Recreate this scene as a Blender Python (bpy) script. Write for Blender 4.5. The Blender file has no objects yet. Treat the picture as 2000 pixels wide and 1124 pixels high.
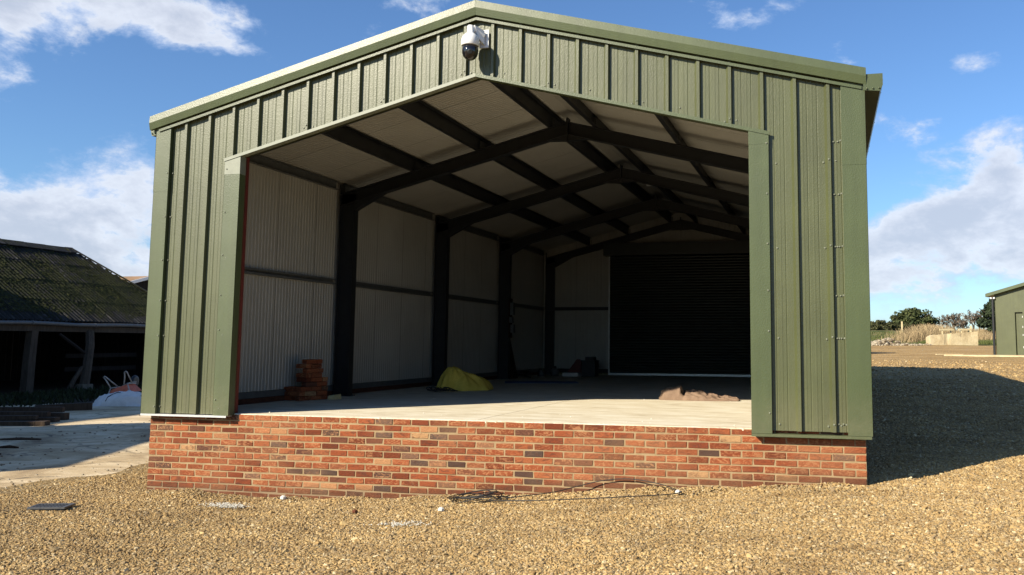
import bpy, bmesh, math, random
import numpy as np
from mathutils import Vector, Matrix, noise as mnoise

S = bpy.context.scene
COL = S.collection
rnd = random.Random(7)

# ------------------------------------------------------------------ camera, world, sun, exposure
CAMP = Vector((8.06095, -9.35595, 0.85833))
RIGHT = Vector((0.970262, 0.241985, 0.005895))
FWD = Vector((-0.241304, 0.965038, 0.102340))
UP = Vector((0.019076, -0.100719, 0.994732))
cd = bpy.data.cameras.new('camera')
cam = bpy.data.objects.new('camera', cd)
COL.objects.link(cam)
cam.matrix_world = Matrix(((RIGHT.x, UP.x, -FWD.x, CAMP.x), (RIGHT.y, UP.y, -FWD.y, CAMP.y), (RIGHT.z, UP.z, -FWD.z, CAMP.z), (0, 0, 0, 1)))
cd.sensor_width = 36.0
cd.lens = 31.184
cd.shift_x = -0.08987
cd.shift_y = -0.03381
cd.clip_start = 0.05
cd.clip_end = 9000
S.camera = cam

SUN_EL = math.radians(29.6)
SUN_DIR = Vector((0.62, 0.784, -math.tan(SUN_EL))).normalized()
sl = bpy.data.lights.new('sun', 'SUN')
sl.energy = 5.0
sl.angle = math.radians(0.5)
sl.color = (1.0, 0.90, 0.72)
so = bpy.data.objects.new('sun', sl)
COL.objects.link(so)
so.rotation_euler = SUN_DIR.to_track_quat('-Z', 'Y').to_euler()
so.location = (-20, -25, 25)

S.view_settings.view_transform = 'Standard'
S.view_settings.look = 'None'
S.view_settings.exposure = 0.9
S.view_settings.gamma = 1.0
S.view_settings.use_curve_mapping = False
S.render.engine = 'CYCLES'
S.cycles.max_bounces = 6
S.cycles.diffuse_bounces = 1
S.cycles.glossy_bounces = 3
S.cycles.use_denoising = True
S.cycles.sample_clamp_indirect = 4.0

SKY_STRENGTH = 0.070
W = bpy.data.worlds.new('World')
S.world = W
W.use_nodes = True


class NT:
    """small helper round a node tree"""
    def __init__(s, tree):
        s.t = tree
        s.n = tree.nodes
        s.l = tree.links

    def add(s, typ, ins=None, **props):
        nd = s.n.new(typ)
        for k, v in props.items():
            setattr(nd, k, v)
        for k, v in (ins or {}).items():
            s.set(nd.inputs[k], v)
        return nd

    def set(s, sock, v):
        if isinstance(v, bpy.types.NodeSocket):
            s.l.new(v, sock)
        elif isinstance(v, bpy.types.Node):
            s.l.new(v.outputs[0], sock)
        else:
            if sock.type == 'RGBA' and len(v) == 3:
                v = (*v, 1)
            sock.default_value = v

    def math(s, op, a, b=0.0, c=0.0, clamp=False):
        nd = s.add('ShaderNodeMath', operation=op, use_clamp=clamp)
        s.set(nd.inputs[0], a)
        s.set(nd.inputs[1], b)
        s.set(nd.inputs[2], c)
        return nd.outputs[0]

    def vmath(s, op, a, b=None, scale=None):
        nd = s.add('ShaderNodeVectorMath', operation=op)
        s.set(nd.inputs[0], a)
        if b is not None:
            s.set(nd.inputs[1], b)
        if scale is not None:
            s.set(nd.inputs['Scale'], scale)
        return nd.outputs[1] if op in ('DOT_PRODUCT', 'LENGTH', 'DISTANCE') else nd.outputs[0]

    def noise(s, vec, scale, detail=4.0, rough=0.55, dist=0.0):
        nd = s.add('ShaderNodeTexNoise', {'Scale': scale, 'Detail': detail, 'Roughness': rough, 'Distortion': dist})
        if vec is not None:
            s.set(nd.inputs['Vector'], vec)
        return nd.outputs['Fac']

    def ramp(s, fac, stops, interp='LINEAR'):
        nd = s.add('ShaderNodeValToRGB')
        cr = nd.color_ramp
        cr.interpolation = interp
        while len(cr.elements) > 1:
            cr.elements.remove(cr.elements[-1])
        for i, (p, c) in enumerate(stops):
            e = cr.elements[0] if i == 0 else cr.elements.new(p)
            e.position = p
            if not hasattr(c, '__len__'):
                c = (c, c, c)
            e.color = (*c[:3], 1)
        s.set(nd.inputs['Fac'], fac)
        return nd.outputs['Color']

    def mix(s, fac, a, b, blend='MIX'):
        nd = s.add('ShaderNodeMix', data_type='RGBA', blend_type=blend)
        s.set(nd.inputs['Factor'], fac)
        s.set(nd.inputs['A'], a) if False else s.set(nd.inputs[6], a)
        s.set(nd.inputs[7], b)
        return nd.outputs[2]

    def smooth(s, v, a, b):
        nd = s.add('ShaderNodeMapRange', interpolation_type='SMOOTHSTEP')
        s.set(nd.inputs['Value'], v)
        nd.inputs['From Min'].default_value = a
        nd.inputs['From Max'].default_value = b
        return nd.outputs['Result']


def build_world():
    W.node_tree.nodes.clear()
    n = NT(W.node_tree)
    sky = n.add('ShaderNodeTexSky', sky_type='NISHITA', sun_disc=False)
    sky.sun_elevation = SUN_EL
    sky.sun_rotation = math.atan2(-SUN_DIR.x, -SUN_DIR.y)
    sky.altitude = 50
    sky.air_density = 1.0
    sky.dust_density = 0.35
    sky.ozone_density = 2.2
    d = n.add('ShaderNodeTexCoord').outputs['Generated']
    sep = n.add('ShaderNodeSeparateXYZ', {0: d})
    zc = n.math('ADD', n.math('MAXIMUM', sep.outputs['Z'], 0.0), 0.16)
    px = n.math('DIVIDE', sep.outputs['X'], zc)
    py = n.math('DIVIDE', sep.outputs['Y'], zc)
    flat = n.add('ShaderNodeCombineXYZ', {0: px, 1: py, 2: sep.outputs['Z']}).outputs[0]
    # puffs are shaped in direction space (so that banks near the horizon stay billowy), streets in the flat sky plane
    warp = n.add('ShaderNodeVectorMath', {0: d}, operation='MULTIPLY')
    warp.inputs[1].default_value = (1.0, 1.0, 1.7)
    big = n.noise(warp.outputs[0], 6.5, 12.0, 0.62, 0.15)
    med = n.noise(flat, 1.1, 4.0, 0.5)
    dens = n.math('ADD', n.math('ADD', n.math('MULTIPLY', n.math('SUBTRACT', big, 0.5), 1.75), 0.5), n.math('MULTIPLY', n.math('SUBTRACT', med, 0.5), 0.42))
    # banks of cloud that stand in the view, each an ellipsoid of directions: centre, along-horizon size, height, strength
    for c, sx, sz, amp in [((-0.70, 0.64, 0.325), 0.12, 0.038, 0.36), ((-0.60, 0.735, 0.318), 0.09, 0.030, 0.36), ((-0.735, 0.665, 0.115), 0.09, 0.058, 0.34),
                           ((-0.655, 0.735, 0.172), 0.045, 0.030, 0.20), ((-0.67, 0.735, 0.095), 0.10, 0.036, 0.32), ((-0.70, 0.70, 0.05), 0.2, 0.03, 0.3),
                           ((0.09, 0.99, 0.125), 0.08, 0.038, 0.28), ((0.17, 0.98, 0.125), 0.085, 0.044, 0.29), ((0.12, 0.985, 0.07), 0.17, 0.045, 0.27), ((0.195, 0.962, 0.205), 0.024, 0.026, 0.24),
                           ((0.185, 0.965, 0.172), 0.034, 0.014, 0.22), ((0.14, 0.948, 0.283), 0.030, 0.018, 0.28), ((-0.09, 0.934, 0.345), 0.03, 0.016, 0.18),
                           ((0.75, 0.6, 0.2), 0.3, 0.09, 0.22), ((-0.9, -0.2, 0.25), 0.35, 0.1, 0.2), ((0.5, -0.8, 0.2), 0.4, 0.09, 0.22)]:
        cv = Vector(c).normalized()
        r = cv.cross(Vector((0, 0, 1))).normalized()
        u = r.cross(cv).normalized()
        df = n.vmath('SUBTRACT', d, tuple(cv))
        a = n.vmath('DOT_PRODUCT', df, tuple(r / sx))
        b = n.vmath('DOT_PRODUCT', df, tuple(u / sz))
        e = n.vmath('DOT_PRODUCT', df, tuple(cv / sx))
        q = n.math('ADD', n.math('ADD', n.math('MULTIPLY', a, a), n.math('MULTIPLY', b, b)), n.math('MULTIPLY', e, e))
        g = n.math('MULTIPLY', n.math('POWER', 2.718, n.math('MULTIPLY', q, -0.8)), amp)
        dens = n.math('ADD', dens, g)
    cov = n.smooth(dens, 0.62, 0.86)
    cov = n.math('MULTIPLY', cov, n.smooth(sep.outputs['Z'], -0.02, 0.05))
    fine = n.noise(warp.outputs[0], 16.0, 6.0, 0.6, 0.3)
    thick = n.smooth(n.math('ADD', dens, n.math('MULTIPLY', n.math('SUBTRACT', fine, 0.5), 0.5)), 0.66, 1.12)
    ccol = n.ramp(thick, [(0.0, (4.4, 5.4, 7.4)), (0.28, (6.4, 6.8, 7.6)), (0.7, (5.3, 5.7, 6.6)), (1.0, (4.4, 4.9, 5.9))])
    cov = n.math('MULTIPLY', cov, 0.9)
    tint = n.mix(1.0, sky.outputs[0], (0.72, 0.95, 1.22), 'MULTIPLY')
    colr = n.mix(cov, tint, ccol)
    bg = n.add('ShaderNodeBackground', {'Color': colr, 'Strength': SKY_STRENGTH})
    out = n.add('ShaderNodeOutputWorld', {'Surface': bg.outputs[0]})


build_world()

# ------------------------------------------------------------------ materials
def mat(name, fn):
    m = bpy.data.materials.new(name)
    m.use_nodes = True
    m.node_tree.nodes.clear()
    n = NT(m.node_tree)
    p = n.add('ShaderNodeBsdfPrincipled')
    o = n.add('ShaderNodeOutputMaterial', {'Surface': p.outputs[0]})
    fn(n, p)
    return m


def objco(n):
    return n.add('ShaderNodeTexCoord').outputs['Object']


def geopos(n):
    return n.add('ShaderNodeNewGeometry').outputs['Position']


def bump(n, p, h, strength, dist):
    b = n.add('ShaderNodeBump', {'Height': h, 'Strength': strength, 'Distance': dist})
    n.set(p.inputs['Normal'], b.outputs[0])


def painted(name, col, rough=0.5, spec=0.5, var=0.12, scale=3.0, bscale=0, bstr=0.0, metal=0.0):
    def f(n, p):
        c = geopos(n)
        v = n.noise(c, scale, 5.0, 0.6)
        lo = tuple(x * (1 - var) for x in col)
        hi = tuple(min(1, x * (1 + var)) for x in col)
        n.set(p.inputs['Base Color'], n.ramp(v, [(0.3, lo), (0.7, hi)]))
        p.inputs['Roughness'].default_value = rough
        p.inputs['Specular IOR Level'].default_value = spec
        p.inputs['Metallic'].default_value = metal
        if bscale:
            bump(n, p, n.noise(c, bscale, 2.0, 0.5), bstr, 0.004)
    return mat(name, f)


def coated(name, col, rough, spec):
    """leathergrain coated steel: olive paint, embossed grain, faint dust"""
    def f(n, p):
        c = geopos(n)
        v = n.noise(c, 1.7, 6.0, 0.62)
        streak = n.noise(n.vmath('MULTIPLY', c, (9.0, 9.0, 0.5)), 1.0, 4.0, 0.6)
        k = n.math('ADD', n.math('MULTIPLY', v, 0.55), n.math('MULTIPLY', streak, 0.45))
        lo = tuple(x * 0.86 for x in col)
        hi = tuple(x * 1.12 for x in col)
        base = n.ramp(k, [(0.35, lo), (0.62, hi)])
        grain = n.noise(c, 110.0, 2.0, 0.6)
        dustz = n.math('MULTIPLY', n.smooth(n.add('ShaderNodeSeparateXYZ', {0: c}).outputs['Z'], 0.5, -0.02), 0.22)
        base = n.mix(n.math('MULTIPLY', dustz, n.noise(c, 9.0, 4.0)), base, (0.3, 0.25, 0.17))
        n.set(p.inputs['Base Color'], base)
        n.set(p.inputs['Roughness'], n.math('ADD', n.math('MULTIPLY', grain, 0.22), rough - 0.11))
        p.inputs['Specular IOR Level'].default_value = spec
        g2 = n.add('ShaderNodeTexVoronoi', {'Vector': c, 'Scale': 72.0}).outputs['Distance']
        can = n.noise(n.vmath('MULTIPLY', c, (1.0, 1.0, 0.6)), 3.2, 2.0, 0.5)
        bump(n, p, n.math('ADD', n.math('ADD', n.math('MULTIPLY', grain, 0.5), n.math('MULTIPLY', g2, 0.8)), n.math('MULTIPLY', can, 3.0)), 0.38, 0.0026)
    return mat(name, f)


M = {}
M['clad'] = coated('olive_cladding', (0.066, 0.074, 0.029), 0.42, 0.55)
M['flash'] = coated('green_flashing', (0.055, 0.072, 0.027), 0.42, 0.52)
M['pale_flash'] = painted('bare_pale_flashing', (0.17, 0.185, 0.135), 0.42, 0.6, 0.12, 10)  # paler than the green flashing; sun brightness of the left head is painted in
M['galv'] = painted('galvanised_steel', (0.55, 0.56, 0.55), 0.38, 0.5, 0.12, 14, metal=0.4)
M['primer'] = painted('red_oxide_primer', (0.10, 0.013, 0.009), 0.6, 0.4, 0.25, 12)
M['black_steel'] = painted('black_steelwork', (0.012, 0.013, 0.015), 0.45, 0.4, 0.3, 6)
M['grey_steel'] = painted('grey_rail_steel', (0.09, 0.095, 0.095), 0.45, 0.5, 0.2, 8)
M['screw'] = painted('screw_heads', (0.16, 0.17, 0.12), 0.35, 0.6, 0.3, 30)
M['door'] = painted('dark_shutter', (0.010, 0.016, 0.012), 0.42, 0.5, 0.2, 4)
M['white_paint'] = painted('white_enamel', (0.75, 0.75, 0.74), 0.28, 0.5, 0.03, 6)
M['dark_gloss'] = painted('smoked_dome', (0.008, 0.008, 0.010), 0.06, 0.7, 0.05, 5)
M['black_rubber'] = painted('black_cable', (0.012, 0.012, 0.013), 0.5, 0.4, 0.3, 20)
M['grey_plastic'] = painted('grey_plastic', (0.085, 0.088, 0.088), 0.5, 0.4, 0.2, 5)
M['black_pipe'] = painted('black_pipe', (0.012, 0.013, 0.015), 0.4, 0.4, 0.2, 5)
M['dark_box'] = painted('dark_plastic', (0.014, 0.016, 0.017), 0.5, 0.4, 0.2, 5)
M['red_plastic'] = painted('red_plastic', (0.09, 0.010, 0.008), 0.4, 0.4, 0.2, 8)
M['blue_sheet'] = painted('blue_sheet', (0.03, 0.09, 0.22), 0.5, 0.4, 0.3, 8)
M['orange'] = painted('orange_tray', (0.50, 0.10, 0.035), 0.5, 0.4, 0.25, 9)
M['tube'] = painted('dull_tube_steel', (0.36, 0.31, 0.25), 0.5, 0.5, 0.25, 20)
M['bag'] = painted('woven_bag', (0.62, 0.60, 0.56), 0.7, 0.3, 0.08, 8, 60, 0.3)
M['iron'] = painted('cast_iron', (0.07, 0.07, 0.07), 0.5, 0.5, 0.3, 25)
M['lime'] = painted('lime_dust', (0.60, 0.57, 0.49), 0.95, 0.1, 0.15, 30)
M['skip_paint'] = painted('skip_paint', (0.22, 0.16, 0.05), 0.6, 0.4, 0.3, 5)


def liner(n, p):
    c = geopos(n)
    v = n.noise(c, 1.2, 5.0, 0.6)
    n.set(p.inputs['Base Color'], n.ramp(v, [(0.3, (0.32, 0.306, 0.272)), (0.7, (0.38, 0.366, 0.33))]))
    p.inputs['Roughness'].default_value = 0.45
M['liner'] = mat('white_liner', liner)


def brickm(n, p):
    oi = n.add('ShaderNodeObjectInfo').outputs['Random']
    isl = n.add('ShaderNodeNewGeometry').outputs['Random Per Island']
    r = n.math('FRACT', n.math('ADD', n.math('MULTIPLY', oi, 7.31), n.math('MULTIPLY', isl, 3.77)))
    r2 = n.math('FRACT', n.math('MULTIPLY', r, 17.13))
    pos = geopos(n)
    off = n.add('ShaderNodeCombineXYZ', {0: n.math('MULTIPLY', r, 40.0), 1: n.math('MULTIPLY', r2, 40.0), 2: 0.0}).outputs[0]
    v = n.vmath('ADD', n.vmath('MULTIPLY', pos, (1.0, 1.0, 2.2)), off)
    base = n.ramp(r, [(0.0, (0.120, 0.030, 0.013)), (0.20, (0.215, 0.050, 0.019)), (0.45, (0.30, 0.082, 0.031)), (0.66, (0.18, 0.043, 0.018)),
                      (0.82, (0.34, 0.108, 0.042)), (0.89, (0.115, 0.044, 0.027)), (0.945, (0.070, 0.043, 0.033)), (0.965, (0.090, 0.060, 0.048)), (0.98, (0.36, 0.155, 0.070)), (1.0, (0.42, 0.25, 0.12))], 'LINEAR')
    sw = n.noise(v, 13.0, 4.0, 0.55, 2.2)
    cream = n.math('MULTIPLY', n.smooth(sw, 0.47, 0.62), n.smooth(r2, 0.12, 0.85))
    c = n.mix(n.math('MULTIPLY', cream, 0.62), base, (0.45, 0.22, 0.10))
    sw2 = n.noise(v, 9.0, 4.0, 0.6, 1.5)
    dark = n.math('MULTIPLY', n.smooth(sw2, 0.48, 0.68), n.smooth(r2, 0.95, 0.3))
    c = n.mix(n.math('MULTIPLY', dark, 0.65), c, (0.085, 0.036, 0.024))
    haze = n.smooth(n.noise(pos, 0.9, 3.0, 0.5), 0.47, 0.62)
    c = n.mix(n.math('MULTIPLY', haze, 0.20), c, (0.42, 0.22, 0.11))
    sp = n.add('ShaderNodeSeparateXYZ', {0: pos})
    zg = n.math('ADD', n.math('MULTIPLY', n.smooth(sp.outputs['X'], 1.6, 9.2), 0.43), -0.95)
    spl = n.smooth(n.math('SUBTRACT', n.math('SUBTRACT', sp.outputs['Z'], zg), n.math('MULTIPLY', n.noise(pos, 3.0, 5.0, 0.7), 0.22)), 0.06, -0.05)
    c = n.mix(n.math('MULTIPLY', spl, 0.6), c, (0.085, 0.045, 0.026))
    fine = n.noise(pos, 160.0, 3.0, 0.6)
    c = n.mix(0.38, c, n.ramp(fine, [(0.3, (0.40, 0.40, 0.40)), (0.7, (1.1, 1.1, 1.1))]), 'MULTIPLY')
    n.set(p.inputs['Base Color'], c)
    p.inputs['Roughness'].default_value = 0.9
    p.inputs['Specular IOR Level'].default_value = 0.2
    cr = n.noise(v, 30.0, 5.0, 0.65, 0.8)
    bump(n, p, n.math('ADD', cr, n.math('MULTIPLY', fine, 0.3)), 0.9, 0.009)
M['brick'] = mat('handmade_red_brick', brickm)


def mortarm(n, p):
    c = geopos(n)
    v = n.noise(c, 6.0, 5.0, 0.6)
    f = n.noise(c, 120.0, 3.0, 0.6)
    col = n.ramp(v, [(0.3, (0.23, 0.155, 0.078)), (0.7, (0.34, 0.24, 0.13))])
    z = n.add('ShaderNodeSeparateXYZ', {0: c}).outputs['Z']
    damp = n.smooth(n.math('ADD', z, n.math('MULTIPLY', n.noise(c, 1.3, 3.0), 0.25)), -0.62, -0.78)
    col = n.mix(n.math('MULTIPLY', damp, 0.6), col, (0.17, 0.12, 0.075))
    n.set(p.inputs['Base Color'], col)
    p.inputs['Roughness'].default_value = 0.95
    bump(n, p, f, 0.5, 0.004)
M['mortar'] = mat('lime_mortar', mortarm)


def floorm(n, p):
    c = geopos(n)
    a = n.noise(n.vmath('MULTIPLY', c, (0.9, 3.0, 1.0)), 1.6, 7.0, 0.65, 0.8)
    b = n.noise(n.vmath('MULTIPLY', c, (2.0, 14.0, 1.0)), 1.4, 5.0, 0.6, 0.6)
    col = n.ramp(n.math('ADD', n.math('MULTIPLY', a, 0.6), n.math('MULTIPLY', b, 0.4)), [(0.34, (0.42, 0.345, 0.235)), (0.47, (0.62, 0.545, 0.40)), (0.62, (0.74, 0.69, 0.565))])
    fine = n.noise(c, 70.0, 4.0, 0.65)
    col = n.mix(0.25, col, n.ramp(fine, [(0.3, (0.7, 0.7, 0.7)), (0.7, (1.1, 1.1, 1.1))]), 'MULTIPLY')
    n.set(p.inputs['Base Color'], col)
    p.inputs['Roughness'].default_value = 0.85
    bump(n, p, n.math('ADD', b, n.math('MULTIPLY', fine, 0.25)), 0.25, 0.01)
M['floor'] = mat('brushed_concrete', floorm)


def concretem(n, p):
    c = geopos(n)
    a = n.noise(c, 0.7, 7.0, 0.65, 0.6)
    fine = n.noise(c, 45.0, 5.0, 0.7)
    col = n.ramp(a, [(0.30, (0.22, 0.145, 0.075)), (0.45, (0.45, 0.335, 0.19)), (0.58, (0.66, 0.53, 0.345)), (0.72, (0.74, 0.63, 0.44))])
    d = n.noise(n.vmath('MULTIPLY', c, (1.0, 2.2, 1.0)), 1.9, 8.0, 0.72, 1.2)
    col = n.mix(n.math('MULTIPLY', n.smooth(d, 0.56, 0.72), 0.75), col, (0.13, 0.09, 0.055))
    col = n.mix(0.35, col, n.ramp(fine, [(0.3, (0.6, 0.6, 0.6)), (0.7, (1.15, 1.15, 1.15))]), 'MULTIPLY')
    crack = n.add('ShaderNodeTexVoronoi', {'Vector': n.vmath('ADD', c, n.vmath('SCALE', n.add('ShaderNodeTexNoise', {'Vector': c, 'Scale': 1.5}).outputs['Color'], scale=0.6)), 'Scale': 0.45}, feature='DISTANCE_TO_EDGE').outputs['Distance']
    ck = n.smooth(crack, 0.02, 0.004)
    col = n.mix(n.math('MULTIPLY', ck, n.math('MULTIPLY', n.smooth(d, 0.42, 0.6), 0.8)), col, (0.06, 0.045, 0.03))
    n.set(p.inputs['Base Color'], col)
    p.inputs['Roughness'].default_value = 0.92
    bump(n, p, n.math('ADD', n.math('MULTIPLY', d, 0.8), n.math('MULTIPLY', fine, 0.3)), 0.5, 0.03)
M['yard'] = mat('worn_concrete', concretem)


def stone_colors(n, r):
    return n.ramp(r, [(0.0, (0.19, 0.122, 0.054)), (0.2, (0.30, 0.198, 0.085)), (0.45, (0.37, 0.252, 0.112)), (0.62, (0.42, 0.303, 0.142)), (0.74, (0.29, 0.215, 0.125)),
                      (0.85, (0.23, 0.165, 0.09)), (0.94, (0.44, 0.335, 0.175)), (1.0, (0.54, 0.45, 0.29))])


def stonem(n, p):
    r = n.add('ShaderNodeObjectInfo').outputs['Random']
    c = stone_colors(n, r)
    pos = geopos(n)
    v = n.noise(pos, 90.0, 3.0, 0.6)
    c = n.mix(0.35, c, n.ramp(v, [(0.3, (0.6, 0.6, 0.6)), (0.7, (1.2, 1.2, 1.2))]), 'MULTIPLY')
    big = n.noise(n.vmath('MULTIPLY', pos, (0.8, 1.7, 0.0)), 0.75, 6.0, 0.65, 0.5)
    c = n.mix(0.85, c, n.ramp(big, [(0.32, (0.68, 0.63, 0.58)), (0.5, (1.0, 0.98, 0.95)), (0.66, (1.2, 1.17, 1.1))]), 'MULTIPLY')
    n.set(p.inputs['Base Color'], c)
    p.inputs['Roughness'].default_value = 0.9
    p.inputs['Specular IOR Level'].default_value = 0.25
M['stone'] = mat('gravel_stones', stonem)


def groundm(n, p):
    c = geopos(n)
    sep = n.add('ShaderNodeSeparateXYZ', {0: c})
    c2 = n.vmath('MULTIPLY', c, (1.0, 1.0, 0.0))
    vor = n.add('ShaderNodeTexVoronoi', {'Vector': c2, 'Scale': 30.0, 'Randomness': 1.0})
    sr = n.add('ShaderNodeSeparateXYZ', {0: vor.outputs['Color']}).outputs['X']
    col = stone_colors(n, sr)
    edge = n.smooth(vor.outputs['Distance'], 0.35, 0.75)
    col = n.mix(n.math('MULTIPLY', edge, 0.65), col, (0.16, 0.105, 0.045))
    a = n.noise(c2, 0.35, 7.0, 0.62, 0.4)
    tr = n.noise(n.vmath('MULTIPLY', c2, (0.22, 1.1, 0.0)), 0.5, 6.0, 0.65)
    far = n.smooth(sep.outputs['Y'], 6.0, 26.0)
    wide = n.ramp(n.math('ADD', n.math('MULTIPLY', a, 0.5), n.math('MULTIPLY', tr, 0.5)), [(0.33, (0.24, 0.150, 0.062)), (0.5, (0.40, 0.265, 0.115)), (0.66, (0.50, 0.36, 0.18))])
    grit = n.noise(c2, 9.0, 8.0, 0.85)
    wide = n.mix(0.8, wide, n.ramp(grit, [(0.36, (0.42, 0.38, 0.33)), (0.5, (0.95, 0.93, 0.9)), (0.64, (1.45, 1.42, 1.35))]), 'MULTIPLY')
    col = n.mix(n.math('MULTIPLY', far, 0.8), col, wide)
    # rough grass beyond the stone yard
    gm = n.smooth(n.math('ADD', sep.outputs['Y'], n.math('MULTIPLY', n.noise(c2, 0.12, 5.0), 10.0)), 67.0, 72.0)
    gc = n.ramp(n.noise(c2, 0.25, 8.0, 0.7), [(0.36, (0.05, 0.062, 0.018)), (0.5, (0.10, 0.115, 0.035)), (0.6, (0.22, 0.17, 0.08)), (0.72, (0.33, 0.26, 0.14))])
    col = n.mix(gm, col, gc)
    n.set(p.inputs['Base Color'], col)
    p.inputs['Roughness'].default_value = 0.95
    p.inputs['Specular IOR Level'].default_value = 0.15
    hgt = n.math('SUBTRACT', n.math('MULTIPLY', grit, 0.6), n.math('MULTIPLY', vor.outputs['Distance'], 0.7))
    bump(n, p, hgt, 0.75, 0.035)
M['ground'] = mat('gravel_ground', groundm)


def woodm(dark, light, sc=1.0):
    def f(n, p):
        c = objco(n)
        g = n.noise(n.vmath('MULTIPLY', c, (16.0, 16.0, 1.2)), 1.2 * sc, 6.0, 0.65, 0.6)
        b = n.noise(c, 2.5, 4.0, 0.6)
        col = n.ramp(n.math('ADD', n.math('MULTIPLY', g, 0.7), n.math('MULTIPLY', b, 0.3)), [(0.3, dark), (0.7, light)])
        n.set(p.inputs['Base Color'], col)
        p.inputs['Roughness'].default_value = 0.9
        p.inputs['Specular IOR Level'].default_value = 0.2
        bump(n, p, g, 0.7, 0.01)
    return f
M['old_timber'] = mat('weathered_oak', woodm((0.028, 0.021, 0.015), (0.095, 0.076, 0.058)))
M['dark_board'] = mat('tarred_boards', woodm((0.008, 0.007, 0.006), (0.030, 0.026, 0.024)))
M['beam_wood'] = mat('brown_beams', woodm((0.028, 0.019, 0.013), (0.085, 0.06, 0.042)))
M['fresh_wood'] = mat('pale_sawn_timber', woodm((0.42, 0.33, 0.18), (0.62, 0.52, 0.32)))
M['brown_board'] = mat('brown_plywood', woodm((0.022, 0.012, 0.007), (0.045, 0.024, 0.012)))


def roofm(n, p):
    c = geopos(n)
    oi = n.add('ShaderNodeObjectInfo').outputs['Random']
    a = n.noise(c, 2.2, 6.0, 0.65)
    st = n.noise(n.vmath('MULTIPLY', c, (0.35, 9.0, 0.35)), 1.0, 5.0, 0.7)
    a = n.math('ADD', n.math('MULTIPLY', a, 0.4), n.math('MULTIPLY', st, 0.6))
    base = n.ramp(a, [(0.36, (0.007, 0.007, 0.007)), (0.54, (0.022, 0.0215, 0.021)), (0.68, (0.10, 0.097, 0.092))])
    base = n.mix(0.4, base, n.ramp(oi, [(0, (0.6, 0.6, 0.6)), (1, (1.25, 1.25, 1.25))]), 'MULTIPLY')
    z = n.add('ShaderNodeSeparateXYZ', {0: c}).outputs['Z']
    low = n.smooth(z, 1.55, 2.15)
    high = n.smooth(z, 4.5, 3.4)
    m = n.noise(n.vmath('MULTIPLY', c, (1, 1, 1)), 1.6, 8.0, 0.7, 0.5)
    f = n.noise(c, 26.0, 5.0, 0.7)
    k = n.math('ADD', n.math('MULTIPLY', m, 0.75), n.math('MULTIPLY', f, 0.3))
    k = n.math('ADD', k, n.math('MULTIPLY', n.math('MULTIPLY', low, n.math('ADD', n.math('MULTIPLY', high, 0.65), 0.35)), 0.16))
    clump = n.noise(c, 7.0, 6.0, 0.75)
    k = n.math('ADD', k, n.math('MULTIPLY', n.math('SUBTRACT', clump, 0.5), 0.45))
    mm = n.smooth(k, 0.57, 0.66)
    moss = n.ramp(f, [(0.3, (0.006, 0.0075, 0.002)), (0.5, (0.020, 0.0235, 0.004)), (0.72, (0.060, 0.060, 0.009))])
    n.set(p.inputs['Base Color'], n.mix(mm, base, moss))
    p.inputs['Roughness'].default_value = 0.85
    p.inputs['Specular IOR Level'].default_value = 0.3
    bump(n, p, n.math('MULTIPLY', n.math('ADD', n.math('MULTIPLY', f, 1.0), 0.3), n.math('ADD', mm, 0.15)), 0.9, 0.05)
M['cement_roof'] = mat('mossy_cement_sheets', roofm)


def rustm(n, p):
    c = geopos(n)
    a = n.noise(c, 1.1, 7.0, 0.65)
    n.set(p.inputs['Base Color'], n.ramp(a, [(0.35, (0.10, 0.085, 0.04)), (0.5, (0.24, 0.14, 0.07)), (0.7, (0.30, 0.20, 0.12))]))
    p.inputs['Roughness'].default_value = 0.9
M['rust_roof'] = mat('rusty_roof', rustm)
M['blockm'] = None


def blockmat(n, p):
    c = geopos(n)
    a = n.noise(c, 1.7, 8.0, 0.7)
    h = n.noise(c, 2.6, 3.0, 0.5)
    col = n.ramp(a, [(0.3, (0.34, 0.26, 0.145)), (0.55, (0.50, 0.41, 0.25)), (0.75, (0.56, 0.48, 0.32))])
    col = n.mix(n.math('MULTIPLY', n.smooth(h, 0.64, 0.70), 0.7), col, (0.24, 0.19, 0.12))
    n.set(p.inputs['Base Color'], col)
    p.inputs['Roughness'].default_value = 0.95
    bump(n, p, a, 0.8, 0.08)
M['blockm'] = mat('rough_pale_concrete', blockmat)


def leafm(name, lo, hi, tr=0.0):
    def f(n, p):
        r = n.add('ShaderNodeNewGeometry').outputs['Random Per Island']
        n.set(p.inputs['Base Color'], n.ramp(r, [(0.0, lo), (1.0, hi)]))
        p.inputs['Roughness'].default_value = 0.8
        p.inputs['Specular IOR Level'].default_value = 0.2
    return mat(name, f)
M['soil'] = painted('dark_soil', (0.035, 0.026, 0.018), 0.95, 0.1, 0.4, 6, 12, 0.6)
M['kerb'] = painted('dark_red_kerb', (0.075, 0.030, 0.018), 0.9, 0.2, 0.35, 14)
M['oak_leaf'] = leafm('oak_leaves', (0.020, 0.030, 0.010), (0.075, 0.085, 0.030))
M['conifer_leaf'] = leafm('conifer_needles', (0.012, 0.020, 0.010), (0.040, 0.055, 0.024))
M['hedge_leaf'] = leafm('hedge_leaves', (0.030, 0.036, 0.014), (0.085, 0.085, 0.035))
M['dry_grass'] = leafm('dry_stems', (0.20, 0.14, 0.075), (0.42, 0.32, 0.18))
M['green_grass'] = leafm('grass_blades', (0.05, 0.065, 0.016), (0.12, 0.135, 0.04))
M['weed'] = leafm('dark_weeds', (0.008, 0.012, 0.004), (0.028, 0.036, 0.011))
M['moss'] = leafm('roof_moss', (0.008, 0.010, 0.003), (0.050, 0.053, 0.010))
M['old_stone'] = painted('old_stone', (0.12, 0.105, 0.082), 0.95, 0.2, 0.3, 5)
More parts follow.
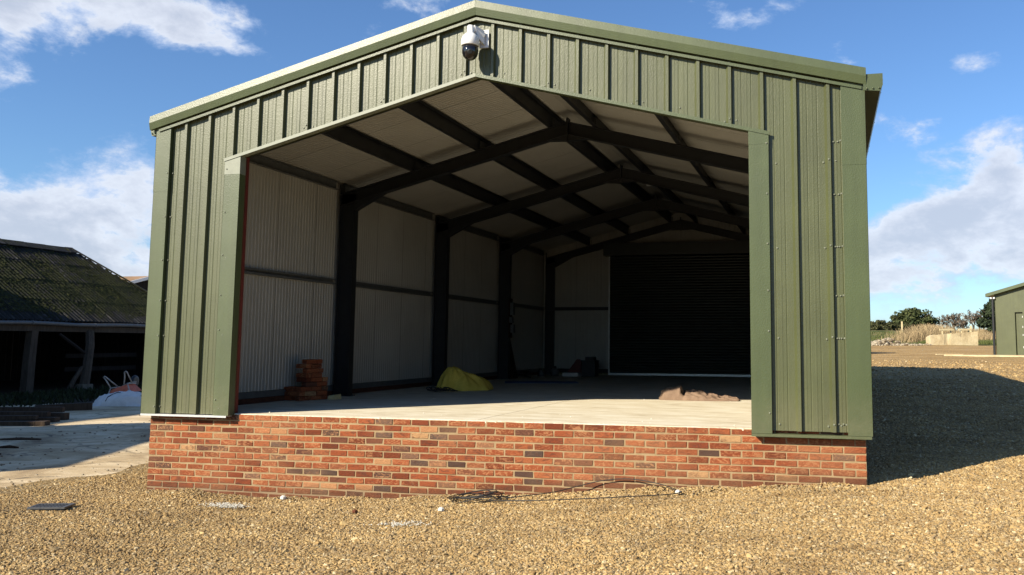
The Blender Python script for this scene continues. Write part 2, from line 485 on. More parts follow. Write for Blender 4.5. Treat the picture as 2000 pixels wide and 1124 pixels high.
M['twig'] = painted('bare_twigs', (0.20, 0.155, 0.11), 0.9, 0.2, 0.25, 3)
M['bark'] = painted('bark', (0.08, 0.065, 0.045), 0.95, 0.2, 0.3, 3)
M['rubble'] = leafm('rubble_stone', (0.14, 0.10, 0.06), (0.40, 0.35, 0.26))


def clothm(a, b, sc, bs):
    def f(n, p):
        c = objco(n)
        v = n.noise(c, 8.0, 5.0, 0.6)
        w = n.noise(c, sc, 3.0, 0.6)
        n.set(p.inputs['Base Color'], n.ramp(n.math('ADD', n.math('MULTIPLY', v, 0.6), n.math('MULTIPLY', w, 0.4)), [(0.35, a), (0.65, b)]))
        p.inputs['Roughness'].default_value = 0.85
        p.inputs['Specular IOR Level'].default_value = 0.2
        bump(n, p, w, bs, 0.004)
    return f
M['hessian'] = mat('brown_hessian', clothm((0.15, 0.098, 0.066), (0.25, 0.17, 0.118), 120, 0.5))
M['yellow'] = mat('yellow_tarpaulin', clothm((0.56, 0.40, 0.055), (0.74, 0.55, 0.10), 40, 0.15))
M['foam'] = mat('pale_block', clothm((0.45, 0.36, 0.16), (0.62, 0.52, 0.28), 40, 0.4))


# ------------------------------------------------------------------ mesh helpers
class MB:
    def __init__(s):
        s.v = []
        s.f = []

    def add(s, verts, faces):
        o = len(s.v)
        s.v.extend([tuple(q) for q in verts])
        s.f.extend([tuple(i + o for i in fc) for fc in faces])
        return s

    def box(s, a, b, mtx=None):
        x0, y0, z0 = a
        x1, y1, z1 = b
        vs = [Vector(q) for q in ((x0, y0, z0), (x1, y0, z0), (x1, y1, z0), (x0, y1, z0), (x0, y0, z1), (x1, y0, z1), (x1, y1, z1), (x0, y1, z1))]
        if mtx is not None:
            vs = [mtx @ q for q in vs]
        return s.add(vs, [(0, 3, 2, 1), (4, 5, 6, 7), (0, 1, 5, 4), (1, 2, 6, 5), (2, 3, 7, 6), (3, 0, 4, 7)])

    def prism(s, poly, vec):
        """closed polygon (3d points) pushed along vec"""
        n = len(poly)
        v = Vector(vec)
        vs = [Vector(q) for q in poly] + [Vector(q) + v for q in poly]
        fs = [tuple(range(n - 1, -1, -1)), tuple(range(n, 2 * n))] + [(i, (i + 1) % n, (i + 1) % n + n, i + n) for i in range(n)]
        return s.add(vs, fs)

    def beam(s, a, b, w, h, up=(0, 0, 1)):
        a, b = Vector(a), Vector(b)
        d = (b - a).normalized()
        u = Vector(up)
        r = d.cross(u).normalized()
        u = r.cross(d).normalized()
        return s.prism([a - r * w / 2 - u * h / 2, a + r * w / 2 - u * h / 2, a + r * w / 2 + u * h / 2, a - r * w / 2 + u * h / 2], b - a)

    def tube(s, pts, r, n=8, caps=True):
        pts = [Vector(q) for q in pts]
        rr = r if hasattr(r, '__len__') else [r] * len(pts)
        rings = []
        prev = None
        for i, q in enumerate(pts):
            d = (pts[min(i + 1, len(pts) - 1)] - pts[max(i - 1, 0)])
            d = d.normalized() if d.length > 1e-9 else Vector((0, 0, 1))
            if prev is None:
                e = d.orthogonal().normalized()
            else:
                e = prev - d * prev.dot(d)
                e = e.normalized() if e.length > 1e-6 else d.orthogonal().normalized()
            prev = e
            g = d.cross(e)
            rings.append([q + (e * math.cos(2 * math.pi * k / n) + g * math.sin(2 * math.pi * k / n)) * rr[i] for k in range(n)])
        vs = [v for ring in rings for v in ring]
        fs = []
        for i in range(len(pts) - 1):
            for k in range(n):
                fs.append((i * n + k, i * n + (k + 1) % n, (i + 1) * n + (k + 1) % n, (i + 1) * n + k))
        if caps:
            fs.append(tuple(range(n - 1, -1, -1)))
            fs.append(tuple((len(pts) - 1) * n + k for k in range(n)))
        return s.add(vs, fs)

    def lathe(s, prof, c, n=20, axis=Vector((0, 0, 1))):
        """prof: (radius, along axis)"""
        c = Vector(c)
        e = axis.orthogonal().normalized()
        g = axis.cross(e)
        vs = []
        for r, z in prof:
            for k in range(n):
                t = 2 * math.pi * k / n
                vs.append(c + axis * z + (e * math.cos(t) + g * math.sin(t)) * r)
        fs = []
        for i in range(len(prof) - 1):
            for k in range(n):
                fs.append((i * n + k, i * n + (k + 1) % n, (i + 1) * n + (k + 1) % n, (i + 1) * n + k))
        fs.append(tuple(range(n - 1, -1, -1)))
        fs.append(tuple((len(prof) - 1) * n + k for k in range(n)))
        return s.add(vs, fs)

    def mesh(s, name, m, smooth=False):
        me = bpy.data.meshes.new(name)
        me.from_pydata(s.v, [], s.f)
        if m is not None:
            me.materials.append(m)
        if smooth:
            me.polygons.foreach_set('use_smooth', [True] * len(me.polygons))
        me.update()
        return me

    def build(s, name, m, parent=None, smooth=False, **kw):
        return link(name, s.mesh(name, m, smooth), parent, **kw)


def link(name, me, parent=None, loc=None, rot=None, **kw):
    o = bpy.data.objects.new(name, me)
    COL.objects.link(o)
    if parent is not None:
        o.parent = parent
        o.matrix_parent_inverse = WM[parent.name].inverted()
    if loc is not None:
        o.location = loc
    if rot is not None:
        o.rotation_euler = rot
    WM[o.name] = Matrix.LocRotScale(o.location, o.rotation_euler, None)
    for k, v in kw.items():
        o[k] = v
    return o


WM = {}


def empty(name, loc, label, cat, group=None):
    o = bpy.data.objects.new(name, None)
    COL.objects.link(o)
    o.location = loc
    o.empty_display_size = 0.3
    WM[o.name] = Matrix.Translation(loc)
    o['label'] = label
    o['category'] = cat
    if group:
        o['group'] = group
    return o


def tag(o, label, cat, group=None):
    o['label'] = label
    o['category'] = cat
    if group:
        o['group'] = group
    return o


def sm(t):
    t = min(1.0, max(0.0, t))
    return t * t * (3 - 2 * t)


YR = [-30, -9, -4, 0, 3, 10, 19, 36, 61, 85, 100, 112, 160, 260, 3000]
ZR = [-.9, -.86, -.72, -.52, -.38, -.1, .165, .36, .82, 1.7, 2.5, 2.6, 2.6, 2.3, 2.0]
YL = [-30, -9, 0, 8, 20, 40, 61, 85, 112, 160, 260, 3000]
ZL = [-.95, -.95, -.95, -.97, -.98, -.8, 0.2, 1.2, 2.3, 2.5, 2.3, 2.0]


def gz(x, y):
    w = sm((x - 1.6) / 7.6)
    z = float(np.interp(y, YL, ZL)) * (1 - w) + float(np.interp(y, YR, ZR)) * w
    return z


BW, BL = 8.43, 14.9       # shed footprint


def gz2(x, y):
    """ground with the shed footprint dug out"""
    z = gz(x, y)
    inx = min(x - 0.12, BW - 0.12 - x)
    iny = min(y - 0.12, BL - 0.12 - y)
    if inx > 0 and iny > 0:
        z = min(z, -0.35)
    return z


# ------------------------------------------------------------------ ground
def build_ground():
    xs = sorted(set([-2500, -1200, -600, -300, -150, -100, -70, -50, -40] + [round(v, 3) for v in np.arange(-32, -2, 1.0)] + [round(v, 3) for v in np.arange(-2, 16, 0.25)] + [0.05, 0.16, 8.27, 8.38]
                    + [float(v) for v in range(16, 45, 2)] + [50, 60, 75, 100, 150, 300, 600, 1200, 2500]))
    ys = sorted(set([-2500, -1000, -400, -150, -60, -30, -20, -14] + [round(v, 3) for v in np.arange(-11, 8, 0.25)] + [0.05, 0.16, 14.74, 14.85] + [round(v, 3) for v in np.arange(8, 30, 0.5)]
                    + [float(v) for v in range(30, 130, 2)] + [140, 160, 200, 260, 400, 700, 1300, 3000]))
    vs = []
    for y in ys:
        for x in xs:
            z = gz2(x, y)
            if -6 < y < 60 and -2 < x < 45:
                z += 0.03 * (mnoise.noise(Vector((x * 0.9, y * 0.9, 0))))
            if 60 < y < 130:
                z += 0.35 * mnoise.noise(Vector((x * 0.12, y * 0.12, 3))) * sm((y - 62) / 10)
            vs.append((x, y, z))
    nx = len(xs)
    fs = [(j * nx + i, j * nx + i + 1, (j + 1) * nx + i + 1, (j + 1) * nx + i) for j in range(len(ys) - 1) for i in range(nx - 1)]
    m = MB()
    m.v = vs
    m.f = fs
    o = m.build('ground', M['ground'], smooth=True)
    o['kind'] = 'structure'
    # worn concrete of the old yard on the left, lying on the ground
    xs = [round(v, 3) for v in np.arange(-17.6, -1.2, 0.4)]
    ys = [round(v, 3) for v in np.arange(-8, 27, 0.4)]
    m = MB()
    idx = {}
    for j, y in enumerate(ys):
        for i, x in enumerate(xs):
            xx = x
            if i == len(xs) - 1:
                xx = -1.5 + 0.22 * mnoise.noise(Vector((0, y * 0.8, 1))) + 0.07 * mnoise.noise(Vector((2, y * 4, 1)))
            if i == 0:
                xx = x + 0.8 * mnoise.noise(Vector((0, y * 0.7, 5)))
            idx[i, j] = len(m.v)
            zz = gz(xx, y) + 0.012 + 0.018 * mnoise.noise(Vector((x * 0.7, y * 0.7, 7)))
            if i == len(xs) - 1:
                zz -= 0.03
            m.v.append((xx, y, zz))
    for j in range(len(ys) - 1):
        for i in range(len(xs) - 1):
            m.f.append((idx[i, j], idx[i + 1, j], idx[i + 1, j + 1], idx[i, j + 1]))
    o = m.build('yard_pavement', M['yard'], smooth=True)
    o['kind'] = 'structure'


build_ground()


# ------------------------------------------------------------------ the open-fronted shed
SL = 0.258
XC = BW / 2


def G(x):                  # underside of the barge boards
    return 4.62 - SL * abs(x - XC)


def HZ(x):                 # head of the opening
    return 3.905 - SL * abs(x - XC)


def LZ(x):                 # inside roof lining
    return 4.52 - SL * abs(x - XC)


OL, OR = 1.168, 7.306
shed = empty('open_fronted_shed', (XC, 0, -0.9), 'large olive green steel shed with an open gable front on a red brick plinth', 'building')


def rib_profile(d, x0, x1, face, rib):
    """points along x of box-profile sheeting with ribs whose right foot is at d + k*0.3375; face and rib are offsets out from the wall"""
    pts = []
    k0 = int(math.floor((x0 - d) / 0.3375)) - 1
    for k in range(k0, k0 + 40):
        c = d + 0.3375 * k
        seg = [(c - 0.078, face), (c - 0.052, rib), (c - 0.020, rib), (c - 0.009, face)]
        p = c - 0.009
        for fr, dp in ((0.17, 1), (0.36, -1), (0.56, 1), (0.76, -1)):
            q = p + 0.2595 * fr
            if dp < 0:
                seg += [(q - 0.008, face), (q - 0.002, face - 0.0036), (q + 0.002, face - 0.0036), (q + 0.008, face)]
            else:
                seg += [(q - 0.009, face), (q - 0.006, face + 0.0018), (q + 0.006, face + 0.0018), (q + 0.009, face)]
        pts += seg
    inner = [p for p in pts if x0 + 1e-6 < p[0] < x1 - 1e-6]
    xs = [p[0] for p in pts]
    ff = [p[1] for p in pts]
    return [(x0, float(np.interp(x0, xs, ff)))] + inner + [(x1, float(np.interp(x1, xs, ff)))]


def front_panels():
    d = 0.398
    joints = [-0.004] + [d + 0.3375 * k - 0.05 for k in range(2, 24, 3)] + [BW + 0.004]
    for a, b in zip(joints[:-1], joints[1:]):
        m = MB()
        cuts = sorted([a, b] + [q for q in (OL - 0.002, OR + 0.002, XC) if a < q < b])
        for s0, s1 in zip(cuts[:-1], cuts[1:]):
            mid = (s0 + s1) / 2
            opening = OL - 0.003 < mid < OR + 0.003
            pr = rib_profile(d, s0, s1, 0.055, 0.096)
            vs = []
            for x, off in pr:
                zb = HZ(x) if opening else -0.004
                vs += [(x, -off, zb), (x, -off, G(x) + 0.03)]
            fs = [(2 * i, 2 * i + 2, 2 * i + 3, 2 * i + 1) for i in range(len(pr) - 1)]
            m.add(vs, fs)
            # inner skin of the sandwich sheet
            xs = [s0, s1]
            zb = [HZ(q) if opening else -0.004 for q in xs]
            m.add([(s0, 0.028, zb[0]), (s0, 0.028, G(s0) + 0.03), (s1, 0.028, G(s1) + 0.03), (s1, 0.028, zb[1])], [(0, 1, 2, 3)])
        m.build('cladding_panel', M['clad'], shed)
    # screws
    m = MB()

    def screw(x, z, y=-0.056, r=0.008):
        m.lathe([(r * 1.25, 0), (r * 1.25, 0.002), (r, 0.003), (r * 0.85, 0.009)], (x, y, z), 8, Vector((0, -1, 0)))
    for k in range(2, 24):
        c = d + 0.3375 * k
        op = OL < c < OR
        joint = k % 3 == 2
        zs = [HZ(c) + 0.085] if op else [0.06, 0.93, 1.86, 2.75]
        for z in zs:
            if joint:
                screw(c - 0.094, z - 0.01)
                screw(c - 0.038, z + 0.012, -0.097)
                screw(c + 0.03, z)
            elif k % 3 == 0:
                screw(c + 0.1, z)
    for z in (0.075, 0.93, 1.36, 1.86, 2.40, 2.95):
        for x in (0.128, 0.178, BW - 0.218, BW - 0.262, BW - 0.19):
            screw(x, z, -0.102 if x < 0.15 or x > BW - 0.2 else -0.06)
        for x in (0.985, OR + 0.185):
            screw(x, z * 0.97 + 0.1, -0.104)
    o = m.build('screws', M['screw'], shed)
    o['kind'] = 'stuff'


def strip_along(m, f, x0, x1, y0, y1, dz0, dz1, n=1):
    """bar following a roof line z=f(x) between x0 and x1"""
    xs = sorted(set([x0, x1] + ([XC] if x0 < XC < x1 else [])))
    for a, b in zip(xs[:-1], xs[1:]):
        vs = []
        for x in (a, b):
            z = f(x)
            vs += [(x, y0, z + dz0), (x, y1, z + dz0), (x, y1, z + dz1), (x, y0, z + dz1)]
        m.add(vs, [(0, 1, 2, 3), (7, 6, 5, 4), (0, 4, 5, 1), (1, 5, 6, 2), (2, 6, 7, 3), (3, 7, 4, 0)])


def flashings():
    # corner posts, each in two lapped lengths
    for side in (0, 1):
        for (z0, z1, e) in ((-0.012, 2.74, 0.0), (2.715, None, 0.0022)):
            m = MB()
            if side == 0:
                xa, xb = -0.062 - e, 0.146 + e
                za, zb = (z1, z1) if z1 else (G(0.0) + 0.02, G(0.146) + 0.02)
                m.box((xa, -0.101 - e, z0), (xb, -0.0975 - e, min(za, zb)))
                m.box((xa, -0.101 - e, z0), (xa + 0.003, 0.16, min(za, zb)))
                m.box((xb - 0.003, -0.0974 - e, z0), (xb, -0.058, min(za, zb)))
            else:
                xa, xb = BW - 0.176 - e, BW + 0.062 + e
                za = z1 if z1 else G(BW) + 0.025
                m.box((xa, -0.101 - e, z0 - 0.02), (xb, -0.0975 - e, za))
                m.box((xb - 0.003, -0.101 - e, z0 - 0.02), (xb, 0.16, za))
                m.box((xa, -0.0974 - e, z0 - 0.02), (xa + 0.003, -0.058, za))
            m.build('corner_flashing', M['flash'], shed)
    # jambs of the opening
    for side in (0, 1):
        z1 = 2.91
        for (za, zb, e) in ((-0.012, 2.92, 0.0), (2.895, None, 0.002)):
            m = MB()
            if side == 0:
                xa, xb = 0.957 - e, OL + e
                zt = zb if zb else HZ(xa) - 0.005
                zt2 = zb if zb else HZ(xb) - 0.005
                m.prism([(xa, -0.1032 - e, za), (xb, -0.1032 - e, za), (xb, -0.1032 - e, zt2), (xa, -0.1032 - e, zt)], (0, 0.0035, 0))
                m.prism([(xb - 0.003, -0.0996 - e, za), (xb, -0.0996 - e, za), (xb, -0.0996 - e, zt2), (xb - 0.003, -0.0996 - e, zt2)], (0, 0.108, 0))
            else:
                xa, xb = OR - e, 7.512 + e
                zo = 0.02
                zt = zb + 0.06 if zb else HZ(xa) - 0.005
                zt2 = zb + 0.06 if zb else HZ(xb) - 0.005
                a2 = za - zo if za < 0 else za + 0.06
                m.prism([(xa, -0.1032 - e, a2), (xb, -0.1032 - e, a2), (xb, -0.1032 - e, zt2), (xa, -0.1032 - e, zt)], (0, 0.0035, 0))
                m.prism([(xa, -0.0996 - e, a2), (xa + 0.003, -0.0996 - e, a2), (xa + 0.003, -0.0996 - e, zt), (xa, -0.0996 - e, zt)], (0, 0.108, 0))
                m.prism([(xb - 0.003, -0.0996 - e, a2), (xb, -0.0996 - e, a2), (xb, -0.0996 - e, zt2), (xb - 0.003, -0.0996 - e, zt2)], (0, 0.035, 0))
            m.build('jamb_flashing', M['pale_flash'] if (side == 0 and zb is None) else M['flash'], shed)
    # head of the opening
    for (a, b) in ((0.945, XC), (XC, 7.522)):
        m = MB()
        strip_along(m, HZ, a, b, -0.109, -0.02, -0.005, 0.006)
        strip_along(m, HZ, a, b, -0.113, -0.1095, -0.006, 0.032)
        m.build('head_flashing', M['pale_flash'] if a < 1 else M['flash'], shed)  # left length coloured paler for the sun on its lip
    # sills over the brickwork
    m = MB()
    m.box((-0.05, -0.113, -0.026), (OL - 0.02, 0.02, -0.0135))
    m.box((-0.05, -0.111, -0.036), (OL - 0.02, -0.1135, -0.0135))
    m.build('drip_sill', M['galv'], shed, label='bare galvanised drip sill under the left front cladding')
    m = MB()
    m.box((OR, -0.113, -0.048), (BW + 0.05, 0.02, -0.0345))
    m.box((OR, -0.115, -0.062), (BW + 0.05, -0.1135, -0.0345))
    m.build('drip_sill', M['flash'], shed, label='green drip sill under the right front cladding')
    # barge: fascia face and splayed top face, in four lengths, with a lip below
    for i, (a, b) in enumerate(((-0.135, 2.1), (2.06, XC), (XC, 5.64), (5.63, 8.505))):
        e = 0.002 * (i % 2)
        m = MB()
        vs = []
        for x in (a, b):
            z = G(x)
            vs += [(x, -0.139 - e, z), (x, -0.158 - e, z + 0.085), (x, -0.152 - e, z + 0.172), (x, 0.20, z + 0.182), (x, 0.20, z + 0.166), (x, -0.10, z + 0.160), (x, -0.10, z)]
        m.add(vs, [(q, q + 7, (q + 1) % 7 + 7, (q + 1) % 7) for q in range(7)] + [(6, 5, 4, 3, 2, 1, 0), (7, 8, 9, 10, 11, 12, 13)])
        m.build('barge_flashing', M['flash'], shed)
    for (a, b) in ((-0.02, XC), (XC, 8.46)):
        m = MB()
        strip_along(m, G, a, b, -0.115, -0.09, -0.046, -0.02)
        strip_along(m, G, a, b, -0.118, -0.115, -0.052, -0.02)
        m.build('barge_trim', M['flash'], shed)
    # gutters along both eaves
    for side in (0, 1):
        sx = -1 if side == 0 else 1
        bx = 0.0 if side == 0 else BW
        def X(v):
            return bx + sx * (v if side else v * 0.72)
        yg = 0 if side else 0.06
        prof = [(0.066, 3.455), (0.21, 3.44), (0.235, 3.50), (0.235, 3.615), (0.225, 3.615), (0.222, 3.51), (0.20, 3.452), (0.066, 3.468)]
        m = MB()
        m.prism([(X(u), -0.135 + yg, z) for u, z in prof], (0, BL + 0.25 - yg, 0))
        m.prism([(X(u), -0.14 + yg, z) for u, z in ((0.05, 3.455), (0.21, 3.437), (0.238, 3.50), (0.238, 3.62), (0.04, 3.62))], (0, 0.005, 0))
        g = m.build('gutter', M['flash'], shed)
        m = MB()
        for y in [v * 0.33 for v in range(0, 46)]:
            m.lathe([(0.009, 0), (0.009, 0.012), (0.004, 0.014)], (X(0.2355), y, 3.59 - 0.02 * (int(y * 7) % 3)), 6, Vector((sx, 0, 0)))
        for u in (0.08, 0.14, 0.2):
            m.lathe([(0.009, 0), (0.009, 0.012), (0.004, 0.014)], (X(u), -0.141 + yg, 3.468), 6, Vector((0, -1, 0)))
        o = m.build('rivets', M['flash'], g)
        o['kind'] = 'stuff'


def outer_skin():
    # side walls, rear gable and roof sheets as profiled sheeting
    for side in (0, 1):
        pr = rib_profile(0.30, 0.0, BL, 0.0, 0.034)
        m = MB()
        vs = []
        for y, off in pr:
            x = -0.022 - off if side == 0 else BW + 0.022 + off
            vs += [(x, y, -0.004), (x, y, 3.6)]
        m.add(vs, [((2 * i, 2 * i + 1, 2 * i + 3, 2 * i + 2) if side == 1 else (2 * i, 2 * i + 2, 2 * i + 3, 2 * i + 1)) for i in range(len(pr) - 1)])
        m.box((-0.02 if side == 0 else BW - 0.03, 0.03, -0.004), (0.03 if side == 0 else BW + 0.02, BL, 3.5))
        m.build('side_cladding', M['clad'], shed)
    m = MB()
    for s0, s1 in ((0.0, XC), (XC, BW)):
        pr = rib_profile(0.3, s0, s1, 0.055, 0.089)
        vs = []
        for x, off in pr:
            vs += [(x, BL + off, -0.004), (x, BL + off, G(x) + 0.05)]
        m.add(vs, [(2 * i, 2 * i + 1, 2 * i + 3, 2 * i + 2) for i in range(len(pr) - 1)])
    m.build('rear_cladding', M['clad'], shed)
    for side in (0, 1):
        xe = -0.10 if side == 0 else BW + 0.10
        pr = rib_profile(0.2, 0.0, BL + 0.1, 0.0, 0.034)
        m = MB()
        vs = []
        for y, off in pr:
            vs += [(xe, y, G(xe) + 0.125 + off), (XC, y, G(XC) + 0.125 + off)]
        m.add(vs, [((2 * i, 2 * i + 1, 2 * i + 3, 2 * i + 2) if side == 0 else (2 * i, 2 * i + 2, 2 * i + 3, 2 * i + 1)) for i in range(len(pr) - 1)])
        m.add([(xe, 0, G(xe) + 0.03), (XC, 0, G(XC) + 0.03), (XC, BL, G(XC) + 0.03), (xe, BL, G(xe) + 0.03)], [(0, 1, 2, 3)])
        m.build('roof_cladding', M['clad'], shed)
    m = MB()
    for sx in (-1, 1):
        m.prism([(XC, 0.2, 4.795), (XC + sx * 0.25, 0.2, 4.73), (XC + sx * 0.25, 0.2, 4.724), (XC, 0.2, 4.788)], (0, BL - 0.1, 0))
    m.build('ridge_cap', M['flash'], shed)


def liner_sheet(m, o, u, v, nrm, wid, hgt0, hgt1=None, pitch=0.075, dep=0.0075):
    """white lining sheet: origin o, width along u, ribs running along v (height hgt0 at the start, hgt1 at the end), proud along nrm"""
    o, u, v, nrm = Vector(o), Vector(u), Vector(v), Vector(nrm)
    hgt1 = hgt0 if hgt1 is None else hgt1
    pts = [(0.0, 0.0)]
    k = pitch / 2
    while k < wid - 0.02:
        pts += [(k - 0.018, 0), (k - 0.009, dep), (k + 0.009, dep), (k + 0.018, 0)]
        k += pitch
    pts.append((wid, 0.0))
    vs = []
    for a, d in pts:
        h = hgt0 + (hgt1 - hgt0) * a / wid
        q = o + u * a + nrm * d
        vs += [q, q + v * h]
    m.add(vs, [(2 * i, 2 * i + 2, 2 * i + 3, 2 * i + 1) for i in range(len(pts) - 1)])


def inside():
    # floor: four bays of concrete with open saw-cut joints
    xs = [0.1, 4.245, BW - 0.1]
    ys = [0.045, 7.4, BL - 0.02]
    for i in range(2):
        for j in range(2):
            m = MB()
            e = 0.006
            m.box((xs[i] + e, ys[j] + (e if j else 0), -0.25), (xs[i + 1] - e, ys[j + 1] - e, 0.004))
            m.build('floor_slab', M['floor'], shed)
    # ragged screed edge lapping onto the brick top
    m = MB()
    n = 260
    vs = []
    for k in range(n + 1):
        x = OL + 0.002 + (OR - OL - 0.004) * k / n
        j = mnoise.noise(Vector((x * 7, 0, 0))) * 0.012 + mnoise.noise(Vector((x * 31, 3, 0))) * 0.010
        hz = 0.001 + 0.006 * mnoise.noise(Vector((x * 23, 9, 0)))
        vs += [(x, 0.012 - abs(j), -0.02), (x, 0.016 - abs(j) * 1.2, 0.002 + hz), (x, 0.10, 0.0055), (x, 0.10, -0.02)]
    fs = []
    for k in range(n):
        a = 4 * k
        fs += [(a, a + 4, a + 5, a + 1), (a + 1, a + 5, a + 6, a + 2)]
    m.add(vs, fs)
    m.build('screed_edge', M['floor'], shed)
    XL, XR = 0.25, BW - 0.25
    # wall linings, one sheet a metre
    for side in (0, 1):
        y = 0.06
        while y < BL - 0.35:
            w = min(1.0, BL - 0.15 - y)
            m = MB()
            if side == 0:
                liner_sheet(m, (XL, y + 0.003, 0.17), (0, 1, 0), (0, 0, 1), (1, 0, 0), w - 0.006, 3.32)
            else:
                liner_sheet(m, (XR, y + w - 0.003, 0.17), (0, -1, 0), (0, 0, 1), (-1, 0, 0), w - 0.006, 3.32)
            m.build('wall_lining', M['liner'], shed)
            y += 1.0
    # rear wall lining
    for (a, b) in ((0.25, 1.22), (1.22, 2.19), (6.24, 7.21), (7.21, 8.18)):
        m = MB()
        liner_sheet(m, (a + 0.003, BL - 0.12, 0.17), (1, 0, 0), (0, 0, 1), (0, -1, 0), b - a - 0.006, LZ(a) - 0.17, LZ(b) - 0.17, 0.1, 0.006)
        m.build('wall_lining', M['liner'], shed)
    for (a, b) in ((2.19, XC), (XC, 6.24)):
        m = MB()
        liner_sheet(m, (a + 0.003, BL - 0.12, 3.62), (1, 0, 0), (0, 0, 1), (0, -1, 0), b - a - 0.006, LZ(a) - 3.62, LZ(b) - 3.62, 0.1, 0.006)
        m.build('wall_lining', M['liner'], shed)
    # roof linings, ribs running down the slope
    y = 0.04
    while y < BL - 0.3:
        w = min(1.0, BL - 0.12 - y)
        for side in (0, 1):
            m = MB()
            L = math.hypot(XC - XL, SL * (XC - XL))
            if side == 0:
                v = Vector((XC - XL, 0, SL * (XC - XL))).normalized()
                liner_sheet(m, (XL, y + w - 0.003, LZ(XL)), (0, -1, 0), v, (SL, 0, -1), w - 0.006, L, None, 0.075, 0.0065)
            else:
                v = Vector((XC - XR, 0, SL * (XR - XC))).normalized()
                liner_sheet(m, (XR, y + 0.003, LZ(XR)), (0, 1, 0), v, (-SL, 0, -1), w - 0.006, L, None, 0.075, 0.0065)
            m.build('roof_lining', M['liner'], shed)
        y += 1.0
    m = MB()
    for sx in (-1, 1):
        m.prism([(XC, 0.05, 4.508), (XC + sx * 0.16, 0.05, 4.508 - 0.0413), (XC + sx * 0.16, 0.05, 4.504 - 0.0413), (XC, 0.05, 4.504)], (0, BL - 0.2, 0))
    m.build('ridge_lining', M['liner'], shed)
    # mid rails, base angles, eaves beams
    for side in (0, 1):
        def X(v):
            return XL + v if side == 0 else XR - v
        lo, hi = (0, 1)
        def bx(m, u0, u1, y0, y1, z0, z1):
            m.box((min(X(u0), X(u1)), y0, z0), (max(X(u0), X(u1)), y1, z1))
        for i in range(4):
            y0 = 0.2 + 0.0 if i == 0 else 3.67 + 3.7 * (i - 1) + 0.075
            y1 = 3.67 + 3.7 * i - 0.075
            m = MB()
            bx(m, 0.008, 0.012, y0, y1, 1.80, 1.89)
            bx(m, 0.012, 0.07, y0, y1, 1.80, 1.804)
            bx(m, 0.012, 0.07, y0, y1, 1.886, 1.89)
            bx(m, 0.066, 0.07, y0, y1, 1.804, 1.83)
            bx(m, 0.066, 0.07, y0, y1, 1.862, 1.886)
            m.build('wall_rail', M['grey_steel'], shed)
            m = MB()
            bx(m, 0.008, 0.012, y0, y1, 3.36, 3.50)
            bx(m, 0.012, 0.08, y0, y1, 3.36, 3.365)
            bx(m, 0.012, 0.08, y0, y1, 3.49, 3.495)
            m.build('eaves_beam', M['grey_steel'], shed)
        m = MB()
        bx(m, 0.006, 0.03, 0.2, BL - 0.15, 0.08, 0.165)
        m.build('base_angle', M['grey_steel'], shed)
        m = MB()
        bx(m, -0.05, 0.045, 0.2, BL - 0.15, 0.0045, 0.078)
        m.build('inner_kerb', M['kerb'], shed)
    for (a, b) in ((0.34, 2.19), (6.24, 8.09)):
        MB().box((a, BL - 0.20, 1.80), (b, BL - 0.128, 1.89)).build('wall_rail', M['black_steel'], shed)
        MB().box((a, BL - 0.15, 0.06), (b, BL - 0.128, 0.165)).build('base_angle', M['black_steel'], shed)
    PUR = ((1.62, 2.74, 3.95), (1.20, 2.50, 3.80))
    # portal frames
    RT = 4.30
    def RZ(x):
        return RT - SL * abs(x - XC)
    for k in range(4):
        y = 3.67 + 3.7 * k
        fr = bpy.data.objects.new('portal_frame', None)
        COL.objects.link(fr)
        fr.location = (XC, y, 0)
        fr.parent = shed
        fr.matrix_parent_inverse = WM[shed.name].inverted()
        WM[fr.name] = Matrix.Translation((XC, y, 0))
        for side in (0, 1):
            def X(v):
                return v if side == 0 else BW - v
            def bx(m, u0, u1, y0, y1, z0, z1):
                m.box((min(X(u0), X(u1)), y0, z0), (max(X(u0), X(u1)), y1, z1))
            m = MB()
            bx(m, 0.33, 0.342, y - 0.067, y + 0.067, 0.005, 3.45)
            bx(m, 0.588, 0.60, y - 0.067, y + 0.067, 0.005, 3.15)
            bx(m, 0.342, 0.588, y - 0.004, y + 0.004, 0.005, 3.3)
            bx(m, 0.30, 0.63, y - 0.11, y + 0.11, 0.0045, 0.022)
            m.build('column', M['black_steel'], fr)
            m = MB()
            for (dz0, dz1, w) in ((-0.012, 0.0, 0.067), (-0.205, -0.193, 0.067), (-0.193, -0.012, 0.004)):
                vs = []
                for u in (0.33, XC):
                    z = RZ(X(u))
                    vs += [(X(u), y - w, z + dz0), (X(u), y + w, z + dz0), (X(u), y + w, z + dz1), (X(u), y - w, z + dz1)]
                m.add(vs, [(0, 1, 2, 3), (7, 6, 5, 4), (0, 4, 5, 1), (1, 5, 6, 2), (2, 6, 7, 3), (3, 7, 4, 0)])
            m.build('rafter', M['black_steel'], fr)
            m = MB()
            poly = [(X(0.6), y - 0.065, 3.02), (X(1.12), y - 0.065, RZ(X(1.12)) - 0.206), (X(0.6), y - 0.065, RZ(X(0.6)) - 0.206)]
            m.prism(poly, (0, 0.13, 0))
            m.build('haunch', M['black_steel'], fr)
        m = MB()
        m.box((XC - 0.012, y - 0.075, RT - 0.31), (XC + 0.012, y + 0.075, RT + 0.06))
        for sx in (-1, 1):
            m.prism([(XC + sx * 0.012, y - 0.05, RT - 0.30), (XC + sx * 0.34, y - 0.05, RT - 0.20 - 0.088), (XC + sx * 0.012, y - 0.05, RT - 0.2)], (0, 0.1, 0))
        m.build('apex_plate', M['black_steel'], fr)
        m = MB()
        for side in (0, 1):
            for u in PUR[side]:
                x = u if side == 0 else BW - u
                z = RZ(x)
                m.box((x + 0.035, y - 0.06, z), (x + 0.043, y + 0.06, z + 0.15))
